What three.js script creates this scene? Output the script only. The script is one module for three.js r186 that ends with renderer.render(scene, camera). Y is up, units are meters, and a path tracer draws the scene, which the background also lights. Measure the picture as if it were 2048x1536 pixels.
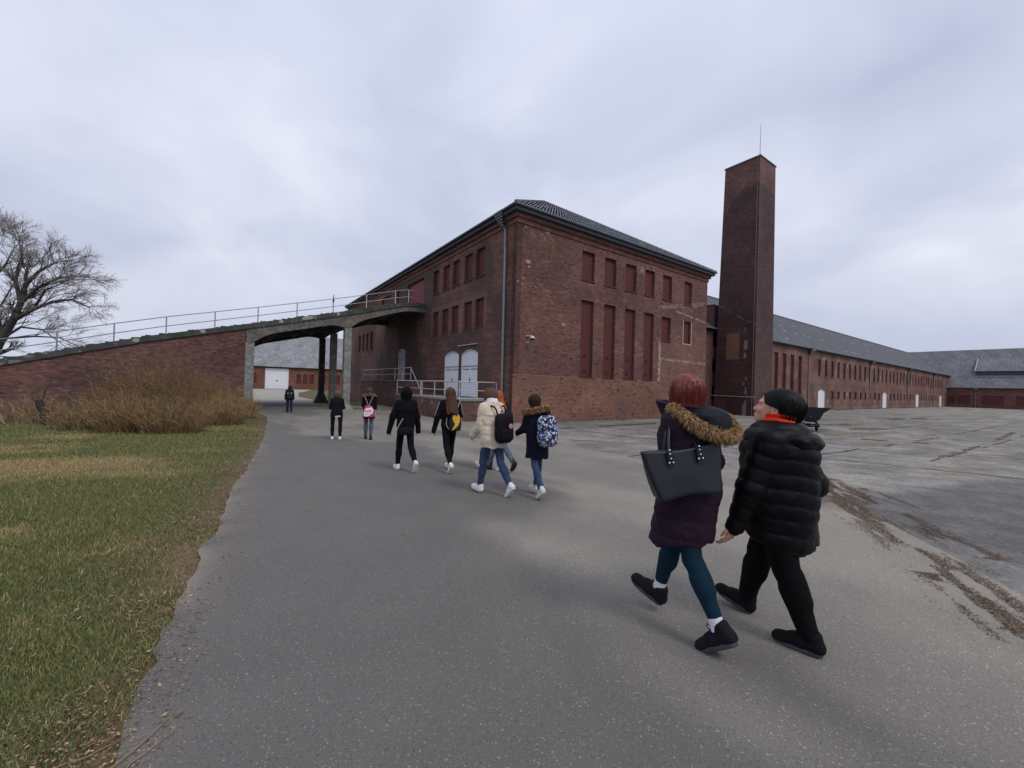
import * as THREE from 'three';
import { mergeGeometries, mergeVertices } from 'three/addons/utils/BufferGeometryUtils.js';

// ------------------------------------------------------------------ camera, sky, sun, exposure
const scene = new THREE.Scene();
const camera = new THREE.PerspectiveCamera(87.26, 1024 / 768, 0.05, 1500);
camera.position.set(-13.846, 2.25, 19.603);
camera.rotation.order = 'YXZ';
camera.rotation.set(0.0047, -0.6127, 0.0292);
const renderer = new THREE.WebGLRenderer({ antialias: true });
renderer.toneMapping = THREE.LinearToneMapping;
renderer.toneMappingExposure = 1.0;
renderer.shadowMap.enabled = true;
renderer.shadowMap.type = THREE.PCFSoftShadowMap;

// seeded random numbers and value noise
function rng(seed) { let a = seed >>> 0; return () => { a = (a + 0x6D2B79F5) | 0; let t = Math.imul(a ^ (a >>> 15), 1 | a); t = (t + Math.imul(t ^ (t >>> 7), 61 | t)) ^ t; return ((t ^ (t >>> 14)) >>> 0) / 4294967296; }; }
function hash(x, y, z = 0) { let h = Math.imul(x | 0, 374761393) ^ Math.imul(y | 0, 668265263) ^ Math.imul(z | 0, 1274126177); h = Math.imul(h ^ (h >>> 13), 1274126177); return ((h ^ (h >>> 16)) >>> 0) / 4294967296; }
const sm = (t) => t * t * (3 - 2 * t);
function noise(x, y, s = 0) {
  const i = Math.floor(x), j = Math.floor(y), u = sm(x - i), v = sm(y - j);
  const a = hash(i, j, s), b = hash(i + 1, j, s), c = hash(i, j + 1, s), d = hash(i + 1, j + 1, s);
  return a + (b - a) * u + (c - a) * v + (a - b - c + d) * u * v;
}
function fbm(x, y, o = 4, s = 0) { let r = 0, w = 0.5, t = 0; for (let k = 0; k < o; k++) { r += w * noise(x, y, s + k * 17); t += w; w *= 0.5; x = x * 2.03 + 3.1; y = y * 2.03 + 1.7; } return r / t; }
const clamp = (x, a = 0, b = 1) => Math.min(b, Math.max(a, x));
const step = (a, b, x) => sm(clamp((x - a) / (b - a)));
const mix = (a, b, t) => a + (b - a) * t;
const mix3 = (a, b, t) => [mix(a[0], b[0], t), mix(a[1], b[1], t), mix(a[2], b[2], t)];
const lin = (c) => { c /= 255; return c <= 0.04045 ? c / 12.92 : Math.pow((c + 0.055) / 1.055, 2.4); };
const S = (r, g, b) => new THREE.Color().setRGB(lin(r), lin(g), lin(b));

{ // overcast sky: layered cloud, a little brighter overhead
  const W = 1536, H = 768, data = new Float32Array(W * H * 4);
  const dark = [lin(170), lin(180), lin(205)], mid = [lin(201), lin(208), lin(229)], bright = [lin(234), lin(237), lin(250)];
  for (let j = 0; j < H; j++) {
    const el = (j + 0.5) / H * Math.PI - Math.PI / 2;
    for (let i = 0; i < W; i++) {
      const az = ((i + 0.5) / W - 0.5) * 2 * Math.PI, y = Math.max(Math.sin(el), 0), c = Math.cos(el);
      const k = 1 / (y + 0.45), px = Math.cos(az) * c * k, pz = Math.sin(az) * c * k;
      const wx = px + 0.5 * fbm(px * 1.3 + 9, pz * 1.3, 3, 5), wz = pz + 0.5 * fbm(px * 1.3, pz * 1.3 + 4, 3, 9);
      let d = 0.6 * fbm(wx * 1.1 + 13.4, wz * 1.1 + 7.2, 5, 31) + 0.4 * fbm(wx * 2.9, wz * 2.9, 5, 77);
      d = clamp((d - 0.27) / 0.44);
      let col = d < 0.5 ? mix3(dark, mid, d * 2) : mix3(mid, bright, d * 2 - 1);
      col = mix3(col, mid, 0.62 * (1 - step(0.02, 0.3, y)));
      const up = 0.95 + 0.22 * y;
      const o = (j * W + i) * 4;
      data[o] = col[0] * up; data[o + 1] = col[1] * up; data[o + 2] = col[2] * up; data[o + 3] = 1;
    }
  }
  const t = new THREE.DataTexture(data, W, H, THREE.RGBAFormat, THREE.FloatType);
  t.mapping = THREE.EquirectangularReflectionMapping; t.magFilter = THREE.LinearFilter; t.minFilter = THREE.LinearFilter; t.wrapS = THREE.RepeatWrapping; t.needsUpdate = true;
  scene.background = t; scene.environment = t;
}
const sun = new THREE.DirectionalLight(new THREE.Color(1, 0.96, 0.9), 1.2);
sun.position.set(15, 60, 42); sun.target.position.set(8, 0, -5);
sun.castShadow = true; sun.shadow.radius = 26; sun.shadow.mapSize.set(4096, 4096);
Object.assign(sun.shadow.camera, { left: -120, right: 120, top: 120, bottom: -120, near: 1, far: 300 });
scene.add(sun, sun.target);

// ------------------------------------------------------------------ helpers
const taken = new Map();
function numbered(n) { const k = taken.get(n) ?? 0; taken.set(n, k + 1); return k ? `${n}_${String(k).padStart(3, '0')}` : n; }
function tag(o, label, category, group, kind) { if (label) o.userData.label = label; if (category) o.userData.category = category; if (group) o.userData.group = group; if (kind) o.userData.kind = kind; return o; }
function thing(name, label, category, [x, y, z] = [0, 0, 0], turn = 0, group) {
  const o = new THREE.Group(); o.name = numbered(name); o.position.set(x, y, z); o.rotation.y = turn; scene.add(o);
  return tag(o, label, category, group);
}
function part(name, geo, mat, parent = scene) {
  const m = new THREE.Mesh(Array.isArray(geo) ? join(geo) : geo, mat);
  m.name = parent === scene ? numbered(name) : name; m.castShadow = m.receiveShadow = true; parent.add(m); return m;
}
function struct(name, geo, mat) { const m = part(name, geo, mat); m.userData.kind = 'structure'; return m; }
function join(list) {
  list = list.map((g) => (g.index ? g.toNonIndexed() : g));
  const keep = ['position', 'normal', 'uv'].concat(list.every((g) => g.attributes.color) ? ['color'] : []);
  for (const g of list) for (const k of Object.keys(g.attributes)) if (!keep.includes(k)) g.deleteAttribute(k);
  return mergeGeometries(list, false);
}
const mat = (color, roughness = 0.85, more = {}) => new THREE.MeshStandardMaterial({ color, roughness, ...more });
const V = (x, y, z) => new THREE.Vector3(x, y, z);
function box(x0, x1, y0, y1, z0, z1) { const g = new THREE.BoxGeometry(Math.abs(x1 - x0), Math.abs(y1 - y0), Math.abs(z1 - z0)); g.translate((x0 + x1) / 2, (y0 + y1) / 2, (z0 + z1) / 2); return metres(g); }
// box-mapped uv in metres, so that patterns keep their real size
function metres(g, scale = 1) {
  const p = g.attributes.position, n = g.attributes.normal, uv = new Float32Array(p.count * 2);
  for (let i = 0; i < p.count; i++) {
    const ax = Math.abs(n.getX(i)), ay = Math.abs(n.getY(i)), az = Math.abs(n.getZ(i));
    const q = ay > ax && ay > az ? [p.getX(i), p.getZ(i)] : ax > az ? [p.getZ(i), p.getY(i)] : [p.getX(i), p.getY(i)];
    uv[2 * i] = q[0] * scale; uv[2 * i + 1] = q[1] * scale;
  }
  g.setAttribute('uv', new THREE.BufferAttribute(uv, 2)); return g;
}
function bar(a, b, r, seg = 6, r2 = r) { // round bar from a to b
  const d = V().subVectors(b, a), l = d.length(), g = new THREE.CylinderGeometry(r2, r, l, seg, 1);
  g.applyQuaternion(new THREE.Quaternion().setFromUnitVectors(V(0, 1, 0), d.normalize())); g.translate((a.x + b.x) / 2, (a.y + b.y) / 2, (a.z + b.z) / 2); return g;
}
function tube(points, r, seg = 6, n = 24) { return new THREE.TubeGeometry(new THREE.CatmullRomCurve3(points), n, r, seg, false); }
function tex(W, H, fn, { wrap = true, srgb = true } = {}) {
  const d = new Uint8Array(W * H * 4);
  for (let j = 0; j < H; j++) for (let i = 0; i < W; i++) { const c = fn(i, j), o = (j * W + i) * 4; d[o] = clamp(c[0], 0, 255); d[o + 1] = clamp(c[1], 0, 255); d[o + 2] = clamp(c[2], 0, 255); d[o + 3] = 255; }
  const t = new THREE.DataTexture(d, W, H); t.magFilter = THREE.LinearFilter; t.minFilter = THREE.LinearMipmapLinearFilter; t.generateMipmaps = true;
  if (wrap) t.wrapS = t.wrapT = THREE.RepeatWrapping;
  if (srgb) t.colorSpace = THREE.SRGBColorSpace; t.needsUpdate = true; return t;
}
// running-bond brickwork over w x h metres; marks(x, y, colour) may lay scars and stains over it
function brick(w, h, px, { tones, mortar = [126, 112, 104], spread = 1, joint = 0.012, course = 0.0833, seed = 1, marks, patch = 0.25 }) {
  const W = Math.min(2048, Math.round(w * px)), H = Math.min(2048, Math.round(h * px)), sx = w / W, sy = h / H;
  const t = tex(W, H, (i, j) => {
    const x = (i + 0.5) * sx, y = (j + 0.5) * sy, row = Math.floor(y / course), fy = y - row * course;
    const xx = x + (row & 1) * 0.125 + hash(row, 7, seed) * 0.02, col = Math.floor(xx / 0.25), fx = xx - col * 0.25;
    const k = hash(col, row, seed), k2 = hash(col, row, seed + 9);
    let c = tones[Math.floor(k * tones.length)];
    const v = 1 + (k2 - 0.5) * 0.24 * spread + (noise(x * 60, y * 60, seed) - 0.5) * 0.12;
    c = [c[0] * v, c[1] * v, c[2] * v];
    if (k2 > 0.97 && spread > 0.5) c = [c[0] * 0.66, c[1] * 0.66, c[2] * 0.68];
    const e = Math.min(fx, 0.25 - fx), m = Math.max(1 - step(joint * 0.3, joint * 0.9, fy), 0.8 * (1 - step(joint * 0.2, joint * 0.7, e)));
    c = mix3(c, mortar, m * 0.75);
    const big = 1 + (fbm(x * 0.45, y * 0.6, 4, seed + 40) - 0.5) * 2 * patch;
    c = [c[0] * big, c[1] * big * 0.995, c[2] * big];
    return marks ? marks(x, y, c) : c;
  });
  return { t, w, h };
}
// wall with openings; local frame: a along the wall, y up, o outwards (outer face at o = 0)
function wallGeo(a0, a1, y0, y1, thick, holes, bt, outline) {
  const s = new THREE.Shape(outline ? outline.map(([a, y]) => new THREE.Vector2(a, y)) : [new THREE.Vector2(a0, y0), new THREE.Vector2(a1, y0), new THREE.Vector2(a1, y1), new THREE.Vector2(a0, y1)]);
  for (const h of holes) {
    const p = new THREE.Path();
    if (h.arch) {
      p.moveTo(h.a0, h.y0); p.lineTo(h.a0, h.y1); const n = 10;
      for (let k = 1; k <= n; k++) { const t = k / n; p.lineTo(mix(h.a0, h.a1, t), h.y1 + h.arch * 4 * t * (1 - t)); }
      p.lineTo(h.a1, h.y0); p.lineTo(h.a0, h.y0);
    } else { p.moveTo(h.a0, h.y0); p.lineTo(h.a0, h.y1); p.lineTo(h.a1, h.y1); p.lineTo(h.a1, h.y0); p.lineTo(h.a0, h.y0); }
    s.holes.push(p);
  }
  const g = new THREE.ExtrudeGeometry(s, { depth: thick, bevelEnabled: false }); g.translate(0, 0, -thick);
  const uv = g.attributes.uv, p = g.attributes.position, n = g.attributes.normal;
  for (let i = 0; i < uv.count; i++) {
    const u = Math.abs(n.getX(i)) > 0.5 ? p.getX(i) + p.getZ(i) : p.getX(i), v = Math.abs(n.getY(i)) > 0.5 ? p.getY(i) + p.getZ(i) : p.getY(i);
    uv.setXY(i, (u - a0) / bt.w, (v - y0) / bt.h);
  }
  return g;
}
const FRONT = (z) => new THREE.Matrix4().makeTranslation(0, 0, z);                                   // faces +z, a = x
const WEST = (x) => new THREE.Matrix4().makeTranslation(x, 0, 0).multiply(new THREE.Matrix4().makeRotationY(-Math.PI / 2)); // faces -x, a = z
const at = (g, m) => g.applyMatrix4(m);
function obox(a0, a1, y0, y1, o0, o1, m) { return at(box(a0, a1, y0, y1, o0, o1), m); }

// ------------------------------------------------------------------ the lie of the land
const CAMX = -13.846, CAMZ = 19.603, SU = Math.sin(0.6127), CU = Math.cos(0.6127);
const ahead = (x, z) => (x - CAMX) * SU - (z - CAMZ) * CU;
const gy = (x, z) => 0.69 * Math.exp(-Math.pow(Math.max(ahead(x, z), 0) / 14, 1.8));
const lerpTable = (tab, k) => { if (k >= tab[0][0]) return tab[0][1]; for (let i = 1; i < tab.length; i++) if (k >= tab[i][0]) { const [z0, x0] = tab[i], [z1, x1] = tab[i - 1]; return mix(x0, x1, (k - z0) / (z1 - z0)); } return tab[tab.length - 1][1]; };
const EDGE_L = [[24, -14.3], [17.4, -14.18], [15, -14.02], [12.4, -13.76], [9, -13.42], [2.4, -12.71], [-7, -12.0], [-13.3, -12.25], [-25, -12.4], [-45, -12.2], [-62, -13.5], [-84.4, -17]];
const EDGE_R = [[24, -9.2], [19.6, -8.9], [18.5, -7.3], [17.6, -5.9], [16.8, -4.4], [16, -3.7], [14, -4.2], [11, -4.6], [8, -3.2], [4.7, -1.6], [2, -0.9], [0.2, -0.3], [-1.2, -0.1], [-1.8, -2.6], [-12, -2.75], [-14, -1.4], [-24, -1.2], [-26, -5], [-34, -6], [-40, -6.3], [-58, -4], [-70, -1], [-84.4, 2]];
const edgeL = (z) => lerpTable(EDGE_L, z) + 0.12 * (fbm(z * 0.8, 2, 3, 3) - 0.5) + 0.12 * (fbm(z * 6, 1, 3, 4) - 0.5);
const edgeR = (z) => lerpTable(EDGE_R, z) + (z > 1 ? 0.5 * (fbm(z * 1.1, 7, 3, 8) - 0.5) : 0);
// ------------------------------------------------------------------ ground, road, courtyard
function sheet(xs, zs, lift, colour, keep) {
  const nx = xs.length, nz = zs.length, pos = [], uv = [], col = [], idx = [];
  for (const z of zs) for (const x of xs) { pos.push(x, gy(x, z) + lift, z); uv.push(x, z); const c = colour(x, z); col.push(c[0], c[1], c[2]); }
  for (let j = 0; j < nz - 1; j++) for (let i = 0; i < nx - 1; i++) { if (keep && !keep((xs[i] + xs[i + 1]) / 2, (zs[j] + zs[j + 1]) / 2)) continue; const a = j * nx + i, b = a + 1, c = a + nx, d = c + 1; idx.push(a, c, b, b, c, d); }
  const g = new THREE.BufferGeometry(); g.setAttribute('position', new THREE.Float32BufferAttribute(pos, 3)); g.setAttribute('uv', new THREE.Float32BufferAttribute(uv, 2)); g.setAttribute('color', new THREE.Float32BufferAttribute(col, 3)); g.setIndex(idx); g.computeVertexNormals(); return g;
}
function spaced(list) { const o = []; for (const [a, b, s] of list) { const n = Math.max(1, Math.round((b - a) / s)); for (let k = 0; k < n; k++) o.push(a + (b - a) * k / n); } o.push(list[list.length - 1][1]); return o; }
const grey = (v) => [v, v, v];
// straw-coloured, bare and green patches of the winter lawn
function lawnTone(x, z) {
  const dry = step(0.47, 0.82, fbm(x * 0.5 + 25, z * 0.6, 5, 62) + 0.26 * Math.exp(-Math.pow((ahead(x, z) - 7.6) / 1.7, 2)) * (x > -22 ? 1 : 0.4));
  const edge = Math.exp(-Math.max(0, edgeL(z) - x) / 0.36) * step(-14, -9, z);
  const bare = clamp(step(0.63, 0.75, fbm(x * 0.8, z * 0.8 + 3, 4, 67)) * 0.6 + edge * 1.3 * step(0.25, 0.55, fbm(x * 1.6, z * 1.6, 3, 15)));
  return { dry, bare };
}
const grainTex = tex(1024, 1024, (i, j) => {
  const u = i / 1024 * 64, v = j / 1024 * 64, n = fbm(u * 3, v * 3, 3, 5), m = fbm(u * 0.5, v * 0.5, 3, 25);
  const k = 150 + (n - 0.5) * 150 + (m - 0.5) * 60; return [k * 1.04, k, k * 0.9];
});
grainTex.repeat.set(1 / 2.2, 1 / 2.2);
{
  const xs = spaced([[-700, -120, 60], [-120, -40, 8], [-40, -26, 1], [-26, -11, 0.4], [-11, 30, 1], [30, 160, 10], [160, 800, 60]]);
  const zs = spaced([[-800, -130, 60], [-130, -30, 6], [-30, -14, 1], [-14, 6, 0.5], [6, 22, 0.35], [22, 40, 3], [40, 300, 40]]);
  const green = [lin(106), lin(106), lin(66)], straw = [lin(150), lin(132), lin(92)], soil = [lin(128), lin(108), lin(86)];
  const g = sheet(xs, zs, -0.016, (x, z) => { const { dry, bare } = lawnTone(x, z); const c = mix3(mix3(green, straw, dry * 0.75), soil, bare); const v = 1.7 * (0.85 + 0.3 * fbm(x * 0.7, z * 0.7, 3, 71)); return [c[0] * v, c[1] * v, c[2] * v]; });
  struct('ground', g, new THREE.MeshStandardMaterial({ map: grainTex, vertexColors: true, roughness: 1 }));
}
// old asphalt: dark binder, pale chips of stone
const CHIP = (() => {
  const N = 2048, m = 2.4, d = new Float32Array(N * N), r = rng(4), hgt = new Float32Array(N * N);
  for (let k = 0; k < 64000; k++) {
    const cx = r() * N, cy = r() * N, s = r(), rad = (0.0012 + 0.0034 * s * s * s) / m * N, tone = r() < 0.22 ? 0.45 + r() * 0.75 : (r() - 0.55) * 1.0, q = 0.6 + r() * 0.8, an = r() * 3.1, ca = Math.cos(an), sa = Math.sin(an), R = Math.ceil(rad * 1.5);
    for (let y = -R; y <= R; y++) for (let x = -R; x <= R; x++) { const a = (x * ca + y * sa) / rad, b = (-x * sa + y * ca) / rad / q, e = a * a + b * b; if (e < 1) { const o = (((cy + y | 0) + N) % N) * N + (((cx + x | 0) + N) % N); d[o] = tone; hgt[o] = 1 - e * 0.6; } }
  }
  return { N, d, hgt };
})();
const asphaltTex = tex(2048, 2048, (i, j) => {
  const o = j * 2048 + i, n = hash(i, j, 3) - 0.5, k = 164 * (1 + CHIP.d[o] * 0.45) + n * 42; return [k * 1.03, k, k * 0.945];
});
asphaltTex.repeat.set(1 / 2.4, 1 / 2.4);
const asphaltBump = tex(1024, 1024, (i, j) => { const k = 90 + 120 * CHIP.hgt[(j * 2) * 2048 + i * 2] + 30 * hash(i, j, 8); return [k, k, k]; }, { srgb: false });
asphaltBump.repeat.set(1 / 2.4, 1 / 2.4);
{
  const zs = spaced([[-84.3, -30, 2], [-30, -14, 0.7], [-14, 4, 0.4], [4, 12, 0.2], [12, 20.5, 0.12]]), n = 72, pos = [], uv = [], col = [], idx = [];
  zs.forEach((z) => {
    const l = edgeL(z), r = edgeR(z);
    for (let k = 0; k <= n; k++) {
      const x = mix(l, r, k / n); pos.push(x, gy(x, z) + 0.004, z); uv.push(x, z);
      const across = clamp((x - l) / 6);
      const dust = step(0.36, 0.66, fbm(x * 0.8 + 2, z * 0.3, 5, 91) * 0.6 + 0.15 * fbm(x * 5, z * 5, 3, 92) + 0.3 * across * fbm(x * 0.9, z * 0.5, 3, 95));
      const tar = step(0.52, 0.7, fbm(x * 0.5 + 31, z * 0.22, 4, 19) + 0.3 * (1 - across) - 0.03);
      const sandy = z > 14 ? step(0.45, 0.62, fbm(x * 2.4, z * 3.4, 5, 87)) * Math.exp(-Math.pow(Math.max(0, r - x) / 1.2, 2)) : 0;
      const rim = Math.exp(-(x - l) / 0.11) * step(0.3, 0.6, noise(z * 3, 5, 6));
      let c = mix3([0.47, 0.46, 0.45], [0.66, 0.63, 0.59], dust * 0.85);
      c = mix3(c, [0.255, 0.25, 0.26], tar * 0.75); c = mix3(c, [0.80, 0.73, 0.65], sandy * 0.55); c = mix3(c, [0.74, 0.67, 0.6], rim * 0.5); if (z < -25) c = mix3(c, [0.82, 0.8, 0.77], step(-25.2, -26.2, z + 0.3 * noise(x * 2, 1, 3)));
      const v = 0.92 + 0.18 * fbm(x * 2.2, z * 2.2, 3, 44); col.push(c[0] * v, c[1] * v, c[2] * v);
    }
  });
  for (let j = 0; j < zs.length - 1; j++) for (let k = 0; k < n; k++) { const a = j * (n + 1) + k, b = a + 1, c = a + n + 1, d = c + 1; idx.push(a, c, b, b, c, d); }
  const g = new THREE.BufferGeometry(); g.setAttribute('position', new THREE.Float32BufferAttribute(pos, 3)); g.setAttribute('uv', new THREE.Float32BufferAttribute(uv, 2)); g.setAttribute('color', new THREE.Float32BufferAttribute(col, 3)); g.setIndex(idx); g.computeVertexNormals();
  struct('road', g, new THREE.MeshStandardMaterial({ map: asphaltTex, bumpMap: asphaltBump, bumpScale: 0.0025, vertexColors: true, roughness: 0.92 }));
}
// concrete yard: joints, tyre arcs, sand and moss
const concreteTex = tex(1024, 1024, (i, j) => {
  const u = i / 1024, v = j / 1024, n = fbm(u * 90, v * 90, 3, 2), m = fbm(u * 9, v * 9, 4, 12), sp = hash(i, j, 9);
  let k = 170 + (n - 0.5) * 74 + (m - 0.5) * 60 + (sp - 0.5) * 26; if (sp > 0.985) k += 40; if (sp < 0.02) k -= 45; return [k * 1.025, k, k * 0.955];
});
concreteTex.repeat.set(1 / 3.3, 1 / 3.3);
{
  const xs = spaced([[-11, 16, 0.25], [16, 40, 0.6], [40, 90, 1.5], [90, 180, 4]]), zs = spaced([[-2.85, 8, 0.5], [8, 22, 0.2], [22, 60, 3]]);
  const yard = (x, z) => {
    let c = [0.42, 0.41, 0.415];
    const patch = fbm(x * 0.22, z * 0.5, 4, 23); c = mix3(c, [0.55, 0.535, 0.525], step(0.4, 0.66, patch));
    const darkp = fbm(x * 0.3 + 9, z * 0.6, 4, 29); c = mix3(c, [0.26, 0.26, 0.268], 0.5 * step(0.5, 0.72, darkp));
    // tyre arcs sweeping through the yard
    for (const [cx, cz, r] of [[1.8, 15.2, 3.4], [1.8, 15.2, 4.6], [9.5, 15.6, 4.6], [9.5, 15.6, 6.0], [6, 11, 7.5]]) { const d = Math.abs(Math.hypot(x - cx, (z - cz) * 1.1) - r); c = mix3(c, [0.66, 0.64, 0.63], 0.8 * Math.exp(-d * d / 0.09) * step(0.25, 0.5, noise(x * 0.7, z * 0.7, 3))); }
    const sand = step(0.5, 0.68, fbm(x * 0.25 + 40, z * 0.8, 4, 35) + 0.22 * Math.exp(-Math.pow((z - 16.2 - 0.05 * x) / 0.9, 2)) * (x < 4 ? 1 : 0.3) + (x > 70 ? 0.16 : 0)); c = mix3(c, [0.74, 0.70, 0.65], sand * 0.5);
    const moss = step(0.56, 0.68, fbm(x * 0.35 + 3, z * 0.9 + 8, 4, 37) + 0.12 * Math.exp(-Math.pow((z - 9) / 3, 2)) - (x < 4 ? 0.14 : 0)); c = mix3(c, [0.33, 0.31, 0.19], moss * 0.42); const tarred = step(-0.25, 0.15, z - 17.75 - 0.16 * (x + 4) + 0.5 * (fbm(x * 1.3, z * 1.3, 3, 81) - 0.5)) * step(-7.6, -6.6, x) * step(2.5, 0.5, x); c = mix3(c, [0.24, 0.24, 0.25], tarred * 0.8);
    const v = 0.88 + 0.26 * fbm(x * 1.4, z * 1.8, 3, 55); return [c[0] * v, c[1] * v, c[2] * v];
  };
  const g = sheet(xs, zs, -0.004, yard, (x, z) => x > lerpTable(EDGE_R, z) - 1.2 && x < 152.3);
  struct('courtyard_pavement', g, new THREE.MeshStandardMaterial({ map: concreteTex, vertexColors: true, roughness: 0.95, bumpMap: concreteTex, bumpScale: 0.004 }));
}

{ // dirt and moss in the slab joints: ragged ribbons a few millimetres thick
  const pos = [], col = [], idx = [], R = rng(21), C = [[70, 62, 50], [84, 74, 58], [78, 80, 50], [60, 54, 46]];
  const joint = (ax, az, bx, bz, w, gap) => {
    const L = Math.hypot(bx - ax, bz - az), n = Math.ceil(L / 0.12), nx = -(bz - az) / L, nz = (bx - ax) / L; let open = false;
    for (let k = 0; k <= n; k++) {
      const t = k / n, x = mix(ax, bx, t) + 0.12 * (fbm(t * L * 0.8, ax, 3, 5) - 0.5), z = mix(az, bz, t) + 0.12 * (fbm(t * L * 0.8, az, 3, 9) - 0.5), on = fbm(t * L * 0.45 + ax * 3.1, az * 1.7, 3, 61) > gap;
      if (!on) { open = false; continue; } const a = w * (0.25 + 0.9 * noise(t * L * 3, ax, 3)), b = w * (0.25 + 0.9 * noise(t * L * 3, az + 9, 4)), c = C[Math.floor(noise(t * L * 1.3, ax, 8) * 3.99)], v = 0.8 + 0.5 * R();
      for (const q of [a, -b]) { const px = x + nx * q, pz = z + nz * q; pos.push(px, gy(px, pz) + 0.0075, pz); col.push(lin(c[0]) * v, lin(c[1]) * v, lin(c[2]) * v); }
      const i = pos.length / 3 - 2; if (open) idx.push(i - 2, i - 1, i, i, i - 1, i + 1); open = true;
    }
  };
  for (const x of [0.6, 3.9, 7.2, 10.5, 13.8, 17.1, 20.4, 27, 33.6, 40.2]) joint(x, 3, x + 0.9, 21, 0.05 + 0.002 * x, 0.5);
  for (const [z, x0] of [[4.6, 2], [7.9, 0], [11.2, -1.5], [14.5, -2], [16.9, 4]]) joint(x0, z, 60, z + 1.2, 0.055, 0.46);
  joint(-4.5, 12.2, 3, 10.6, 0.05, 0.42); joint(-3, 8.2, 4, 12.6, 0.06, 0.44);
  const g = new THREE.BufferGeometry(); g.setAttribute('position', new THREE.Float32BufferAttribute(pos, 3)); g.setAttribute('color', new THREE.Float32BufferAttribute(col, 3)); g.setAttribute('uv', new THREE.Float32BufferAttribute(new Float32Array(pos.length / 3 * 2), 2)); g.setIndex(idx); g.computeVertexNormals();
  tag(part('joint_dirt', g, new THREE.MeshStandardMaterial({ vertexColors: true, roughness: 1, side: THREE.DoubleSide })), 'dark dirt and moss lines in the slab joints of the yard', 'dirt', null, 'stuff');
}
// ------------------------------------------------------------------ materials of the buildings
const DARK = [[105, 71, 62], [111, 74, 64], [99, 68, 61], [115, 76, 65], [102, 73, 66], [108, 72, 61], [96, 67, 61]];
const CLEAN = [[114, 75, 60], [119, 78, 62], [108, 72, 59], [116, 74, 58], [106, 71, 59], [122, 84, 67]];
const SOOT = [[85, 62, 59], [93, 67, 62], [79, 59, 57], [100, 71, 65], [88, 65, 64]];
const M = {
  shutter: mat(S(88, 37, 37), 0.75), frame: mat(S(64, 32, 32), 0.8), sill: mat(S(78, 56, 52), 0.9), hole: mat(S(60, 18, 18), 0.9),
  white: mat(S(228, 230, 234), 0.55), whiteLeaf: mat(S(222, 226, 232), 0.6), seam: mat(S(120, 132, 146), 0.7), rail: mat(S(196, 192, 192), 0.5, { metalness: 0.3 }), railGrey: mat(S(150, 152, 158), 0.45, { metalness: 0.5 }),
  eave: mat(S(58, 62, 74), 0.7), gutter: mat(S(88, 98, 104), 0.45, { metalness: 0.5 }), pipe: mat(S(126, 135, 138), 0.5, { metalness: 0.3 }), iron: mat(S(40, 40, 46), 0.6, { metalness: 0.4 }), black: mat(S(26, 26, 30), 0.6), lime: mat(S(176, 166, 156), 0.95),
};
const concreteWall = tex(512, 512, (i, j) => { const u = i / 512, v = j / 512, k = 132 + (fbm(u * 14, v * 14, 4, 3) - 0.5) * 70 + (fbm(u * 60, v * 10, 3, 6) - 0.5) * 34 + (hash(i, j, 2) - 0.5) * 16; return [k, k * 0.995, k * 0.97]; });
concreteWall.repeat.set(0.4, 0.4);
M.concrete = new THREE.MeshStandardMaterial({ map: concreteWall, roughness: 0.95 }); M.concreteShaded = new THREE.MeshStandardMaterial({ map: concreteWall, roughness: 0.97, color: S(206, 200, 194) });  // second copy: same concrete darkened, girder shade put into its colour
const mossTex = tex(1024, 256, (i, j) => { const u = i / 1024 * 12, v = j / 256 * 3, n = fbm(u * 3, v * 4, 4, 8), l = step(0.7, 0.76, fbm(u * 2.2, v * 2.2, 4, 18)); let c = mix3([62, 62, 64], [88, 90, 84], n); c = mix3(c, [56, 66, 48], step(0.55, 0.68, fbm(u * 1.2, v * 1.5, 3, 28)) * 0.6); return mix3(c, [150, 148, 142], l * 0.6); });
mossTex.repeat.set(1 / 12, 1 / 3);
M.mossy = new THREE.MeshStandardMaterial({ map: mossTex, roughness: 1 });
const slateTex = tex(1024, 1024, (i, j) => {
  const u = i / 1024 * 8, v = j / 1024 * 8, row = Math.floor(v / 0.25), col = Math.floor((u + (row & 1) * 0.125) / 0.25), k = hash(col, row, 3), fy = v / 0.25 - row;
  let c = 112 + (k - 0.5) * 26 + (fbm(u * 1.1, v * 1.1, 4, 9) - 0.5) * 30; if (fy < 0.14) c *= 0.76; if (k > 0.985) c += 16; return [c * 0.99, c * 1.0, c * 1.04];
});
slateTex.repeat.set(1 / 8, 1 / 8);
M.slate = new THREE.MeshStandardMaterial({ map: slateTex, roughness: 0.9, color: S(200, 200, 202) });
M.slatePale = new THREE.MeshStandardMaterial({ map: slateTex, roughness: 0.9, color: S(255, 255, 252) }); M.slateGrey = new THREE.MeshStandardMaterial({ map: slateTex, roughness: 0.9, color: new THREE.Color().setRGB(1.55, 1.52, 1.48) });
M.tile = mat(S(112, 113, 118), 0.85); M.tilePale = mat(S(164, 165, 168), 0.85);

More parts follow.
